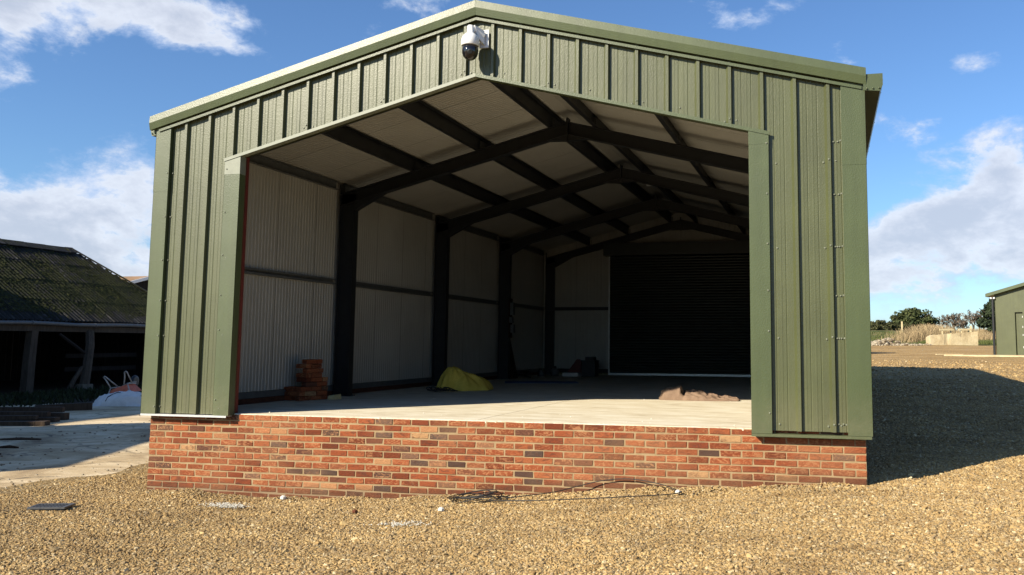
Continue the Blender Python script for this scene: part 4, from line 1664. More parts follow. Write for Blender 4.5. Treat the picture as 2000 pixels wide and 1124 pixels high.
def drape(name, m_, base, ang, L, Wd, hf, nu=70, nv=36, thick=0.012):
    """soft heap: a grid whose height hf(u,v) falls to the floor at its rim"""
    R = Matrix.Translation(base) @ Matrix.Rotation(ang, 4, 'Z')
    m = MB()
    vs = []
    for j in range(nv + 1):
        for i in range(nu + 1):
            u, v = i / nu, j / nv
            x, y, z = hf(u, v)
            vs.append(R @ Vector((x * L, y * Wd, z)))
    fs = [(j * (nu + 1) + i, j * (nu + 1) + i + 1, (j + 1) * (nu + 1) + i + 1, (j + 1) * (nu + 1) + i) for j in range(nv) for i in range(nu)]
    k = len(vs)
    rim = [i for i in range(nu + 1)] + [j * (nu + 1) + nu for j in range(1, nv + 1)] + [nv * (nu + 1) + i for i in range(nu - 1, -1, -1)] + [j * (nu + 1) for j in range(nv - 1, 0, -1)]
    low = [vs[i] - Vector((0, 0, thick)) for i in rim]
    fs2 = [(rim[(i + 1) % len(rim)], rim[i], k + i, k + (i + 1) % len(rim)) for i in range(len(rim))]
    m.add(vs + low, fs + fs2)
    o = m.build(name, m_, None, True)
    return o


def ridged(v):
    return 1 - abs(mnoise.noise(v))


def tarp():
    def hf(u, v):
        a = u * 2 - 1
        b = v * 2 - 1
        # rim waviness
        rr = math.hypot(a, b)
        sx, sy = (a, b)
        if rr > 1e-6:
            k = max(abs(a), abs(b)) / rr          # square to disc
            sx, sy = a * k, b * k
        r = math.hypot(sx, sy)
        th = math.atan2(sy, sx)
        px, py = -0.42, 0.0
        # profile: steep on the left of the peak, long fall to the right
        d = sx - px
        f = float(np.interp(sx, [-1, -0.93, -0.8, -0.62, -0.45, -0.3, 0.1, 0.5, 0.85, 0.96, 1], [0, 0.3, 0.62, 0.92, 1.0, 0.97, 0.74, 0.5, 0.27, 0.12, 0]))
        f *= max(0.0, 1 - (abs(sy) / max(0.15, math.sqrt(max(0.0, 1 - sx * sx)))) ** 2.4)
        fold = 0.085 * (ridged(Vector((math.atan2(sy, sx - px) * 2.2, r * 0.8, 5))) ** 3 - 0.45) * min(1, r * 2.5) * (1 - r ** 6)
        z = 0.37 * f + fold * 1.0 + 0.02 * ridged(Vector((sx * 3, sy * 5, 2))) * (1 - r ** 4)
        edge = 1 + 0.05 * math.sin(th * 7 + 1) + 0.03 * math.sin(th * 13)
        return sx * 0.5 * edge, sy * 0.5 * edge, 0.018 + max(0.0, z)
    o = drape('tarpaulin', M['yellow'], (1.62, 5.95, 0.005), math.radians(35), 1.02, 0.75, hf)
    tag(o, 'yellow tarpaulin heaped on the shed floor beside the second column', 'tarpaulin')
    # cable in front of it
    t = MB()
    r2 = random.Random(3)
    c = Vector((1.42, 5.36, 0))
    pts = []
    for k in range(90):
        a = k * 0.42
        rr = 0.10 + 0.05 * math.sin(k * 0.37)
        drift = (k / 90 - 0.5) * 0.34
        pts.append(c + Vector((drift * 0.9 + rr * math.cos(a) * 1.1, drift * 0.35 + rr * math.sin(a) * 0.6, 0.02 + 0.035 * (1 + math.sin(k * 0.9)) * (0.6 + 0.4 * math.sin(k * .23)))))
    t.tube(pts, 0.009, 6)
    tag(t.build('extension_lead', M['black_rubber'], None, True), 'tangled black lead on the floor in front of the yellow tarpaulin', 'cable')


tarp()


def sack():
    hs = [(0.0, 0.06), (0.035, 0.13), (0.10, 0.165), (0.17, 0.165), (0.21, 0.18), (0.25, 0.205), (0.275, 0.14), (0.29, 0.10), (0.32, 0.145), (0.42, 0.15), (0.52, 0.125), (0.58, 0.085), (0.60, 0.06), (0.63, 0.085), (0.70, 0.075), (0.78, 0.05), (0.85, 0.06), (0.92, 0.05), (0.97, 0.055), (1.0, 0.02)]

    def hf(u, v):
        a, b = u * 2 - 1, v * 2 - 1
        w = float(np.interp(u, [0, 0.06, 0.2, 0.5, 0.75, 1], [0.5, 0.75, 0.85, 1.0, 0.75, 0.4]))
        x = a * 0.5 + 0.015 * math.sin(b * 7 + 1)
        y = b * 0.5 * w + 0.05 * math.sin(u * 5.0) - 0.03
        prof = math.sqrt(max(0.0, 1 - abs(b) ** 2.6))
        h = float(np.interp(u + 0.025 * b, [q[0] for q in hs], [q[1] for q in hs]))
        # the upper flap ends in a step part way down, with a second layer in front of it
        if u > 0.27 and b < -0.05:
            lay = 0.62 if b > -0.45 else 0.55
            h *= lay + 0.12 * ridged(Vector((u * 5, b * 2.0, 3))) ** 2
        wr = -0.045 * (1 - ridged(Vector((u * 7 + b * 1.2, b * 1.5, 1)))) ** 0.7 * 1.3 - 0.016 * (ridged(Vector((u * 9 + b * 2, b * 3.0, 7))) ** 5) + 0.02
        edge = min(1.0, min(u, 1 - u) * 25)
        z = (h + wr) * prof ** 0.55 * (0.35 + 0.65 * edge)
        return x, y, 0.012 + max(0.0, z)
    o = drape('hessian_sheet', M['hessian'], (6.13, 4.50, 0.005), math.radians(0), 1.22, 0.50, hf, 110, 40)
    tag(o, 'crumpled brown hessian sheet lying at the edge of the sunlit floor', 'sheet')


sack()


def clutter():
    # at the far end of the shed
    z0 = 0.005
    t = empty('storage_bin', (2.0, 13.6, z0), 'dark bin with a crate on its lid at the left of the roller shutter', 'bin')
    MB().box((1.78, 13.4, z0), (2.14, 13.8, 0.40)).build('body', M['dark_box'], t)
    MB().box((1.76, 13.38, 0.4), (2.16, 13.82, 0.43)).build('lid', M['dark_box'], t)
    MB().box((1.86, 13.45, 0.432), (2.08, 13.75, 0.52)).build('crate', M['dark_box'], t)
    MB().prism([(1.35, 13.5, z0 + 0.10), (1.75, 13.5, z0 + 0.10), (1.73, 13.5, 0.42), (1.62, 13.5, 0.46)], (0, 0.25, 0)).build('fuel_can', M['red_plastic'])
    tag(bpy.data.objects['fuel_can'], 'red can leaning on the dark bin at the back of the shed', 'can')
    o = MB().box((1.28, 13.3, z0), (1.72, 13.55, 0.10)).build('paint_tray', M['bag'])
    tag(o, 'low whitish tray on the floor in front of the red can', 'tray')
    for i, (x, y, r, h) in enumerate(((0.95, 13.7, 0.11, 0.26), (0.72, 13.2, 0.09, 0.2))):
        o = empty('bottle', (x, y, z0), ['squat grey bottle against the rear wall of the shed', 'shorter grey bottle by the rear corner column'][i], 'bottle', 'bottles at the back of the shed')
        MB().lathe([(r, 0), (r, h * 0.6), (r * 0.45, h * 0.8)], (x, y, z0), 12).build('body', M['grey_plastic'], o, True)
        MB().lathe([(r * 0.4, h * 0.8), (r * 0.4, h)], (x, y, z0), 10).build('cap', M['dark_box'], o)
    pts = [(0.75 + 0.22 * math.cos(k * 0.5), 11.6 + 0.22 * math.sin(k * 0.5), 0.03 + 0.005 * k) for k in range(40)]
    tag(MB().tube(pts, 0.015, 6).build('hose', M['black_rubber'], None, True), 'coil of black hose on the floor by the third column', 'hose')
    # blue sheet, flat on the floor
    def hf(u, v):
        return u - 0.5, v - 0.5, 0.012 + 0.02 * ridged(Vector((u * 6, v * 4, 0))) * math.sin(math.pi * u) * math.sin(math.pi * v)
    o = drape('plastic_sheet', M['blue_sheet'], (1.9, 9.6, 0.004), math.radians(20), 1.6, 1.0, hf, 30, 16, 0.008)
    tag(o, 'flat blue plastic sheet spread on the floor behind the yellow tarpaulin', 'sheet')
    # distribution boxes and a leaning board by the third column
    t = empty('distribution_board', (0.65, 11.08, 1.35), 'small grey electrical boxes on a board beside the third column', 'electrical box')
    MB().box((0.604, 10.96, 1.0), (0.62, 11.20, 1.95)).build('back_board', M['brown_board'], t)
    for (y0, y1, za, zb) in ((11.02, 11.16, 1.55, 1.85), (10.97, 11.07, 1.36, 1.5), (11.06, 11.18, 1.12, 1.32)):
        MB().box((0.621, y0, za), (0.70, y1, zb)).build('box', M['grey_plastic'], t)
    for i in range(2):
        y = 11.35 + 0.26 * i
        m = MB()
        m.beam((0.62 - 0.03 * i, y, z0 + 0.01), (0.29, y + 0.02, 1.12 + 0.2 * i), 0.22, 0.022, (1, 0, 0.3))
        tag(m.build('timber_board', M['brown_board']), ['shorter brown board leaning on the wall by the third column', 'taller brown board leaning on the wall by the third column'][i], 'board', 'brown boards against the wall')
    t = empty('light_fitting', (4.45, 9.2, 4.3), 'small pale light fitting hanging under the ridge purlins', 'light')
    MB().box((4.36, 9.17, 4.26), (4.54, 9.23, 4.30)).build('body', M['white_paint'], t)
    MB().tube([(4.45, 9.2, 4.30), (4.45, 9.2, 4.44)], 0.008, 6).build('rod', M['grey_steel'], t)
    for i in range(7):
        pass
    # crumbs of mortar along the edge of the light
    m = MB()
    r2 = random.Random(11)
    for k in range(46):
        x = r2.uniform(1.4, 7.1)
        y = r2.choice([r2.uniform(0.2, 1.2), 3.9 + 0.25 * (x - 4.2) + r2.uniform(-.2, .15)])
        s = r2.uniform(0.003, 0.009)
        m.lathe([(s, 0), (s * 1.1, s * 0.6), (s * 0.4, s * 1.2)], (x, y, 0.004), 5)
    o = m.build('mortar_crumbs', M['lime'])
    o['kind'] = 'stuff'


clutter()


# ------------------------------------------------------------------ things on the gravel
def cable_outside():
    m = MB()
    c = Vector((4.42, -0.30, 0))
    pts = []
    n = 100
    for k in range(n):
        a = -k * 0.26
        rx = 0.31 + 0.07 * math.sin(k * 0.11 + 1) - 0.13 * (k / n)
        ry = 0.20 + 0.05 * math.cos(k * 0.17) - 0.08 * (k / n)
        x, y = c.x + rx * math.cos(a) + 0.05 * math.sin(k * .07), c.y + ry * math.sin(a)
        pts.append(Vector((x, y, gz(x, y) + 0.055 + 0.022 * math.sin(k * 0.29) + 0.035 * (k / n))))
    m.tube(pts, 0.0048, 6)
    for (off, n0) in ((Vector((0, 0, 0)), 0), (Vector((0.02, -0.06, 0.02)), 60)):
        ring = []
        for k in range(28):
            a = k * 0.235
            x, y = c.x + 0.27 * math.cos(a) + off.x, c.y + 0.15 * math.sin(a) + off.y
            ring.append((x, y, gz(x, y) + 0.05 + 0.03 * math.sin(a * 2 + n0)))
        m.tube(ring, 0.0048, 6)
    # the long loop to the right
    way = [(4.60, -0.42, 0.045), (4.9, -0.36, 0.05), (5.25, -0.22, 0.06), (5.45, -0.10, 0.085), (5.75, -0.045, 0.13), (6.05, -0.045, 0.13), (6.35, -0.10, 0.08), (6.56, -0.25, 0.04),
           (6.62, -0.36, 0.035), (6.45, -0.46, 0.035), (6.1, -0.52, 0.04), (5.6, -0.56, 0.04), (5.1, -0.58, 0.045), (4.7, -0.50, 0.045), (4.45, -0.42, 0.05)]
    way = [Vector((x, y, gz(x, y) + d)) for x, y, d in way]
    sp = []
    for i in range(len(way) - 1):
        p0, p1, p2, p3 = way[max(i - 1, 0)], way[i], way[i + 1], way[min(i + 2, len(way) - 1)]
        for k in range(8):
            t = k / 8
            sp.append(0.5 * ((2 * p1) + (p2 - p0) * t + (2 * p0 - 5 * p1 + 4 * p2 - p3) * t * t + (3 * p1 - p0 - 3 * p2 + p3) * t ** 3))
    m.tube(sp, 0.0052, 6)
    tag(m.build('coiled_cable', M['black_rubber'], None, True), 'black cable coiled on the gravel with a long loop against the brick plinth', 'cable')


cable_outside()


def drain():
    t = empty('drain_grate', (-0.10, -1.27, -0.95), 'dark slotted drain grate sunk in the gravel at the left', 'drain')
    c, s = math.cos(0.35), math.sin(0.35)
    R = Matrix.Translation((-0.10, -1.27, gz(-0.1, -1.27) + 0.020)) @ Matrix.Rotation(0.35, 4, 'Z')
    m = MB()
    a, b = 0.19, 0.125
    for (p, q) in (((-a, -b, 0), (a, -b + 0.03, 0.02)), ((-a, b - 0.03, 0), (a, b, 0.02)), ((-a, -b + 0.0301, 0), (-a + 0.03, b - 0.0301, 0.02)), ((a - 0.03, -b + 0.0301, 0), (a, b - 0.0301, 0.02))):
        m.box(p, q, R)
    m.build('frame', M['iron'], t)
    k = -a + 0.045
    while k < a - 0.04:
        MB().box((k, -b + 0.0302, 0.002), (k + 0.018, b - 0.0302, 0.018), R).build('bar', M['iron'], t)
        k += 0.036
    MB().box((-a + 0.03, -b + 0.03, -0.03), (a - 0.03, b - 0.03, -0.012), R).build('sump', M['black_steel'], t)


drain()


def spills():
    r2 = random.Random(4)
    m = MB()
    for (cx, cy, sx, sy, n) in ((1.62, -0.66, 0.26, 0.09, 420), (4.15, -1.5, 0.34, 0.09, 160)):
        for k in range(n):
            x, y = cx + r2.gauss(0, sx * 0.5), cy + r2.gauss(0, sy * 0.6)
            s = r2.uniform(0.003, 0.010)
            z = gz(x, y) + 0.010 + r2.uniform(0.002, 0.018)
            m.lathe([(s * 0.8, 0), (s, s * 0.5), (s * 0.3, s * 0.9)], (x, y, z), 5)
    o = m.build('lime_spill', M['lime'])
    o['kind'] = 'stuff'
    for i, (x, y, s, lab) in enumerate(((4.26, -0.86, 0.035, 'small white stone on the gravel below the left end of the cable coil'), (1.98, -0.14, 0.038, 'white lump of stone resting at the foot of the brick plinth'),
                                       (3.32, -0.9, 0.03, 'rosy chip of brick lying on the gravel in front of the plinth'), (6.58, -0.30, 0.03, 'pale stone chip under the right end of the cable loop'))):
        m = MB()
        z = gz(x, y) + 0.03
        m.lathe([(s * 0.7, -s * 0.6), (s, -s * 0.2), (s * 0.9, s * 0.3), (s * 0.4, s * 0.7)], (x, y, z), 7)
        o = m.build('stone', M['brick'] if i == 2 else M['lime'])
        tag(o, lab, 'stone')


spills()


# ------------------------------------------------------------------ the old yard on the left
def yard_things():
    g = -0.96
    # upturned barrow
    c = Vector((-11.95, 12.55, g))
    fx = Vector((0.970, 0.2426, 0)).normalized()       # across
    fy = Vector((-0.2426, 0.970, 0)).normalized()
    Z = Vector((0, 0, 1))

    def P(a, b, z):
        return c + fx * a + fy * b + Z * z
    t = empty('wheelbarrow', c, 'orange wheelbarrow lying upside down beside the white bulk bag', 'wheelbarrow')
    m = MB()
    rim = [(-0.33, -0.12, 0.18), (0.33, -0.12, 0.34), (0.36, 0.62, 0.36), (-0.30, 0.62, 0.22)]
    flo = [(-0.22, 0.02, 0.42), (0.18, 0.02, 0.56), (0.2, 0.5, 0.56), (-0.2, 0.5, 0.44)]
    vs = [P(*q) for q in rim] + [P(*q) for q in flo]
    m.add(vs, [(0, 1, 5, 4), (1, 2, 6, 5), (2, 3, 7, 6), (3, 0, 4, 7), (4, 5, 6, 7), (3, 2, 1, 0)])
    m.build('tray', M['orange'], t)
    for sx, a0, a1, top in ((0, (-0.24, 0.0, 0.46), (-0.16, 0.25, 0.48), (-0.47, 0.05, 0.78)), (1, (0.14, 0.0, 0.58), (0.24, 0.25, 0.60), (0.14, 0.05, 0.93))):
        m = MB()
        A, B, T = P(*a0), P(*a1), P(*top)
        e = fx * 0.035
        m.tube([A, A.lerp(T, 0.6) - e * 0.3, T - e, T + Z * 0.015, T + e, B.lerp(T, 0.6) + e * 0.5, B], 0.018, 8)
        m.build('leg', M['tube'], t, True)
    for q in ([(-0.24, 0.5, 0.47), (-0.24, 0.0, 0.46), (-0.25, -0.14, 0.22), (-0.19, -0.24, 0.05)], [(0.22, 0.5, 0.58), (0.24, 0.0, 0.60), (0.36, -0.12, 0.42), (0.52, -0.2, 0.32)]):
        MB().tube([P(*v) for v in q], 0.018, 8).build('handle', M['tube'], t, True)
    MB().tube([P(-0.2, 0.55, 0.5), P(0.0, 0.62, 0.60), P(0.2, 0.55, 0.62)], 0.016, 8).build('wheel_fork', M['tube'], t, True)
    m = MB()
    ax = fx
    m.lathe([(0.10, -0.04), (0.17, -0.045), (0.19, 0.0), (0.17, 0.045), (0.10, 0.04)], P(0.0, 0.85, 0.62), 18, ax)
    m.build('wheel', M['black_rubber'], t, True)
    # bulk bag
    def hf(u, v):
        a, b = u * 2 - 1, v * 2 - 1
        r = (abs(a) ** 3.0 + abs(b) ** 2.4)
        h = 0.33 * max(0.0, 1 - r) ** 0.5
        h *= 0.72 + 0.28 * math.sin(u * 3.0 - 0.2) + 0.10 * (u > 0.55) * math.sin((u - 0.55) * 7)
        h += (0.07 * ridged(Vector((u * 4.5, v * 3, 3))) ** 3 + 0.05 * mnoise.noise(Vector((u * 8, v * 6, 1)))) * (1 if h > 0.05 else 0.2)
        return a * 0.5, b * 0.5, 0.0 + max(0.0, h)
    o = drape('bulk_bag', M['bag'], c + fx * 0.33 - fy * 0.45, math.radians(14), 1.45, 0.85, hf, 48, 30, 0.02)
    tag(o, 'slumped white woven bulk bag on the concrete by the orange wheelbarrow', 'bag')
    o.name = 'bulk_bag'
    b = o
    q0 = c + fx * 0.33 - fy * 0.45
    R = Matrix.Translation(q0) @ Matrix.Rotation(math.radians(14), 4, 'Z')
    def on(u, v):
        x, y, z = hf(u, v)
        return R @ Vector((x * 1.45, y * 0.85, z + 0.006))
    for pth in ([(0.34, 0.03), (0.36, 0.10), (0.40, 0.2), (0.47, 0.3), (0.52, 0.36)], [(0.88, 0.5), (0.93, 0.42), (0.96, 0.5)]):
        m = MB()
        pts = [on(*q) for q in pth]
        m.tube(pts, 0.014, 5)
        m.build('strap', M['black_rubber'], b, True)
    # timbers on the left
    specs = [((-8.75, 7.3), 3.4, 0.22, 0.10, 0.0, 0.03), ((-8.95, 7.75), 3.1, 0.2, 0.16, 0.0, -0.05), ((-8.25, 6.55), 3.0, 0.26, 0.09, 0.0, 0.10), ((-9.05, 7.35), 3.3, 0.14, 0.11, 0.10, -0.03),
             ((-9.2, 7.9), 2.9, 0.12, 0.12, 0.16, 0.05), ((-8.9, 6.9), 2.6, 0.16, 0.08, 0.09, 0.16)]
    labs = ['broad dark beam at the front right of the timber pile', 'thick dark beam at the back of the timber pile', 'wide flat board lowest and nearest in the timber pile',
            'narrow beam lying across the top of the timber pile', 'square beam on top at the back of the timber pile', 'short dark plank resting askew on the timber pile']
    for (q, Ln, w, hh, z, da), lab in zip(specs, labs):
        d = Matrix.Rotation(da, 3, 'Z') @ Vector((0.955, 0.295, 0))
        e = Vector((q[0], q[1], g + z + hh / 2 + 0.01))
        m = MB()
        m.beam(e, e - d * Ln, w, hh)
        tag(m.build('timber_beam', M['beam_wood']), lab, 'beam', 'old beams piled on the concrete')
    m = MB()
    m.beam((-11.0, 10.0, g + 0.09), (-11.55, 9.0, g + 0.09), 0.16, 0.16)
    m = MB()
    m.beam((-10.95, 10.55, g + 0.10), (-11.75, 9.55, g + 0.07), 0.2, 0.19)
    tag(m.build('timber_baulk', M['beam_wood']), 'single heavy dark timber baulk lying between the beams and the weeds', 'beam')
    # little sticks and scraps
    for i, (x, y, l, a, lab) in enumerate(((-6.1, 3.9, 0.7, 0.35, 'dark stick lying on the shaded concrete'), (-5.2, 2.85, 0.32, 0.2, 'short reddish scrap of wood on the shaded concrete'),
                                           (-2.9, -0.2, 0.4, 0.9, 'thin black twig on the sunlit concrete edge'), (-4.55, 2.0, 0.18, 1.2, 'tiny dark chip of wood by the edge of the shade'))):
        d = Vector((math.cos(a), math.sin(a), 0))
        z = gz(x, y) + 0.045
        m = MB()
        m.tube([Vector((x, y, z)) - d * l / 2, Vector((x, y + 0.01, z + 0.012)), Vector((x, y, z)) + d * l / 2], [0.02, 0.028, 0.015], 5)
        tag(m.build('stick', M['brown_board'] if i == 1 else M['beam_wood']), lab, 'stick')
    # weeds along the barn
    r2 = random.Random(9)
    m = MB()
    for k in range(7500):
        y = r2.uniform(9.5, 20.5)
        x = -15.7 + r2.gauss(0, 1.0) + 0.7 * mnoise.noise(Vector((0, y * 0.8, 0)))
        hh = r2.uniform(0.05, 0.34) * (0.6 + 0.8 * abs(mnoise.noise(Vector((x * .8, y * .8, 3)))))
        a = r2.uniform(0, 6.28)
        w = r2.uniform(0.012, 0.03)
        d = Vector((math.cos(a), math.sin(a), 0))
        ln = Vector((r2.gauss(0, .35), r2.gauss(0, .35), 1)) * hh
        z = -0.97
        p = Vector((x, y, z))
        m.add([p - d * w, p + d * w, p + ln * 0.6 + d * w * 1.3, p + ln, p + ln * 0.6 - d * w * 1.3], [(0, 1, 2, 3, 4)])
    o = m.build('weeds', M['weed'])
    o['kind'] = 'stuff'
    # crumbs and dirt on the concrete
    m = MB()
    for k in range(900):
        y = r2.uniform(-1, 12)
        x = -1.6 - abs(r2.gauss(0, 3.2))
        s = r2.uniform(0.006, 0.022)
        m.lathe([(s, 0), (s * 1.1, s * 0.5), (s * 0.4, s)], (x, y, gz(x, y) + 0.008), 5)
    o = m.build('yard_debris', M['rubble'])
    o['kind'] = 'stuff'


yard_things()


# ------------------------------------------------------------------ beyond, on the right
def leaves(m, c, rad, n, size, r2, sq=1.0, shell=0.35):
    for k in range(n):
        v = Vector((r2.gauss(0, 1), r2.gauss(0, 1), r2.gauss(0, 1))).normalized()
        rr = (r2.random() ** shell)
        p = c + Vector((v.x * rad * rr, v.y * rad * rr, v.z * rad * rr * sq))
        nr = (v + Vector((r2.gauss(0, .6), r2.gauss(0, .6), r2.gauss(0, .6) + 0.3))).normalized()
        e = nr.orthogonal().normalized()
        f = nr.cross(e)
        a = r2.uniform(0, 6.28)
        e, f = e * math.cos(a) + f * math.sin(a), f * math.cos(a) - e * math.sin(a)
        s = size * r2.uniform(0.6, 1.3)
        m.add([p - e * s, p - f * s * 0.55, p + e * s, p + f * s * 0.55], [(0, 1, 2, 3)])


def leafy_tree(name, label, x, y, h, wid, mleaf, seed, trunk=0.3, base=0.3, clumps=34, n=90, size=0.3, cat='tree', group=None, cone=False, drop=0.0):
    r2 = random.Random(seed)
    z = gz(x, y) - drop
    t = empty(name, (x, y, z), label, cat, group)
    m = MB()
    m.tube([(x, y, z - 0.3), (x + .1, y, z + h * 0.3), (x - .1, y + .1, z + h * 0.6)], [trunk, trunk * .8, trunk * .4], 8)
    for k in range(7):
        a = k * 0.9
        m.tube([(x, y, z + h * (0.25 + 0.04 * k)), (x + math.cos(a) * wid * 0.22, y + math.sin(a) * wid * 0.22, z + h * (0.45 + .04 * k)), (x + math.cos(a) * wid * 0.4, y + math.sin(a) * wid * 0.4, z + h * (0.55 + .05 * k))], [trunk * .35, trunk * .25, trunk * .1], 5)
    m.build('trunk', M['bark'], t)
    m = MB()
    for k in range(clumps):
        a = r2.uniform(0, 6.28)
        if cone:
            f = r2.random() ** 0.8
            zz = z + h * (base + (1 - base) * f)
            rr = wid / 2 * (1 - f) ** 0.8 * math.sqrt(r2.random())
            cr = wid * 0.11
        else:
            f = r2.uniform(0, 1)
            zz = z + h * (base + (1 - base) * (0.12 + 0.78 * f))
            rr = wid / 2 * 0.88 * math.sqrt(max(0.05, 1 - (f * 0.96) ** 2.2)) * r2.random() ** 0.5
            cr = wid * r2.uniform(0.07, 0.12)
        leaves(m, Vector((x + rr * math.cos(a), y + rr * math.sin(a), zz)), cr, n, size, r2, 0.7)
    o = m.build('crown', mleaf, t)
    o['kind'] = 'stuff'


def bare_tree(name, label, x, y, h, wid, seed, group=None):
    r2 = random.Random(seed)
    z = gz(x, y)
    t = empty(name, (x, y, z), label, 'tree', group)
    tr, tw = MB(), MB()

    def grow(m, p, d, ln, r, lev):
        q = p + d * ln
        if lev >= 2:
            e = d.orthogonal().normalized() * max(r, 0.035)
            m.add([p - e, p + e, q + e * 0.5, q - e * 0.5], [(0, 1, 2, 3)])
        else:
            m.tube([p, (p + q) / 2 + Vector((r2.gauss(0, .04), r2.gauss(0, .04), 0)) * ln, q], [r, r * .85, r * .65], 5, False)
        if lev == 5:
            return
        for k in range(4 if lev < 3 else 3):
            dd = (d + Vector((r2.gauss(0, .5) * wid / h * 1.2, r2.gauss(0, .5) * wid / h * 1.2, r2.gauss(0.15, .3)))).normalized()
            grow(tw if lev >= 1 else tr, p.lerp(q, r2.uniform(0.5, 1.0)), dd, ln * r2.uniform(0.5, 0.78), r * 0.55, lev + 1)
    for k in range(3):
        grow(tr, Vector((x + r2.gauss(0, wid * .12), y, z - 0.2)), Vector((r2.gauss(0, .3), r2.gauss(0, .2), 1)).normalized(), h * 0.34, 0.13, 0)
    tr.build('trunk', M['bark'], t)
    o = tw.build('twigs', M['twig'], t)
    o['kind'] = 'stuff'


def beyond():
    # places along the view: distance d along the axis, image column u
    def at(u, d):
        p = CAMP + (RIGHT * u + FWD) * d
        return p.x, p.y
    x, y = at(0.3465, 190)
    leafy_tree('oak_tree', 'broad rounded dark green tree standing alone on the skyline', x, y, 6.6, 12.5, M['oak_leaf'], 3, 0.4, 0.12, 60, 110, 0.34, drop=0.4)
    for i, (u, d, h, w) in enumerate(((0.299, 120, 1.5, 3.5), (0.313, 122, 1.75, 4.0), (0.327, 125, 1.3, 4.5), (0.361, 124, 1.0, 4.0), (0.30, 150, 1.6, 9))):
        x, y = at(u, d)
        leafy_tree('hedge_bush', ['small dark bush on the skyline next to the shed corner', 'rounded bush left of the lone broad tree', 'low bush below the lone broad tree',
                                  'low bush between the broad tree and the bare trees', 'long dark hedge on the far skyline'][i], x, y, h, w, M['hedge_leaf'], 20 + i, 0.1, 0.0, 26, 60, 0.17, 'bush', 'bushes along the field edge')
    for i, (u, d, h, w) in enumerate(((0.389, 130, 4.0, 3.4), (0.404, 125, 3.0, 3.2), (0.421, 128, 4.8, 5.6))):
        x, y = at(u, d)
        bare_tree('bare_tree', ['thin bare grey tree right of the broad green tree', 'low bare tree between two taller bare trees', 'wide bare brown tree behind the pale concrete block'][i], x, y, h, w, 40 + i, 'leafless trees on the field edge')
    x, y = at(0.4385, 95)
    leafy_tree('conifer_tree', 'dark conifer partly hidden by the far green shed', x, y, 3.7, 4.8, M['conifer_leaf'], 60, 0.25, 0.05, 60, 80, 0.2, cone=True)
    # pale broken slab on the bank
    t = Vector((15.93, 64.4, 0)).lerp(Vector((18.9, 65.3, 0)), 0.5)
    m = MB()
    a, b = Vector((15.95, 64.3, gz(15.95, 64.3) - 0.1)), Vector((19.55, 65.2, gz(19.55, 65.2) - 0.1))
    n = 14
    vs = []
    back = Vector((-0.25, 0.9, 0))
    for k in range(n + 1):
        p = a.lerp(b, k / n)
        h = 0.86 + 0.28 * k / n + 0.06 * mnoise.noise(Vector((k * 0.7, 0, 0)))
        if k == 0:
            h -= 0.1
        f = 0.05 * mnoise.noise(Vector((k * 0.9, 5, 0)))
        vs += [p + Vector((0, f, 0)), p + Vector((0, f * 2, h)), p + back + Vector((0, 0, h - 0.05)), p + back]
    fs = [(0, 1, 2, 3), tuple(4 * n + q for q in (3, 2, 1, 0))]
    for k in range(n):
        q = 4 * k
        fs += [(q, q + 4, q + 5, q + 1), (q + 1, q + 5, q + 6, q + 2), (q + 2, q + 6, q + 7, q + 3)]
    m.add(vs, fs)
    tag(m.build('concrete_block', M['blockm']), 'long pale rough concrete block lying on the bank beyond the yard', 'block')
    for i, (p0, p1) in enumerate((((16.9, 66.5, 1.42), (18.0, 66.9, 1.42)), ((18.4, 67.0, 1.42), (19.4, 67.3, 1.40)))):
        z0, z1 = gz(p0[0], p0[1]), gz(p1[0], p1[1])
        m = MB()
        m.beam((p0[0], p0[1], z0 + 1.15), (p1[0], p1[1], z1 + 1.15), 0.1, 0.14)
        m.beam((p0[0] + 0.2, p0[1] + 0.1, z0 - 0.1), (p0[0] + 0.2, p0[1] + 0.1, z0 + 1.08), 0.09, 0.09, (0, 1, 0))
        m.beam((p1[0] - 0.2, p1[1] + 0.1, z1 - 0.1), (p1[0] - 0.2, p1[1] + 0.1, z1 + 1.08), 0.09, 0.09, (0, 1, 0))
        tag(m.build('timber_rail', M['fresh_wood']), ['left pale timber rail behind the concrete block', 'right pale timber rail behind the concrete block'][i], 'rail')
    for i, (u, d, h) in enumerate(((0.3335, 103, 1.25), (0.3725, 92, 1.0), (0.4095, 88, 1.2))):
        x, y = at(u, d)
        z = gz(x, y)
        m = MB()
        m.beam((x, y, z - 0.3), (x + 0.04 * i, y, z + h), 0.16, 0.16, (0, 1, 0))
        tag(m.build('fence_post', M['fresh_wood']), ['pale fence post in front of the lone broad tree', 'pale fence post among the dry brambles', 'pale fence post rising behind the concrete block'][i], 'post', 'fence posts along the field')
    m = MB()
    m.beam((13.43, 38.5, gz(13.4, 38.5) + 0.035), (14.75, 38.95, gz(14.75, 38.9) + 0.035), 0.15, 0.04)
    tag(m.build('timber_plank', M['fresh_wood']), 'pale plank lying flat on the far gravel left of the concrete apron', 'plank')
    # dry brambles, grass on the bank, rubble
    r2 = random.Random(77)
    m = MB()
    for k in range(9000):
        x, y = at(r2.gauss(0.3645, 0.017), r2.uniform(76, 92))
        f = 1 - min(1, abs((x - 17.8) / 4.2))
        h = r2.uniform(0.3, 1.55) * (0.45 + 0.55 * f)
        p = Vector((x, y, gz(x, y) - 0.05))
        d = Vector((r2.gauss(0, 0.35), r2.gauss(0, .3), 1)) * h
        e = Vector((r2.uniform(-1, 1), r2.uniform(-1, 1), 0)) * 0.02
        m.add([p - e, p + e, p + d + e * .4, p + d - e * .4], [(0, 1, 2, 3)])
    o = m.build('dry_brambles', M['dry_grass'])
    o['kind'] = 'stuff'
    m = MB()
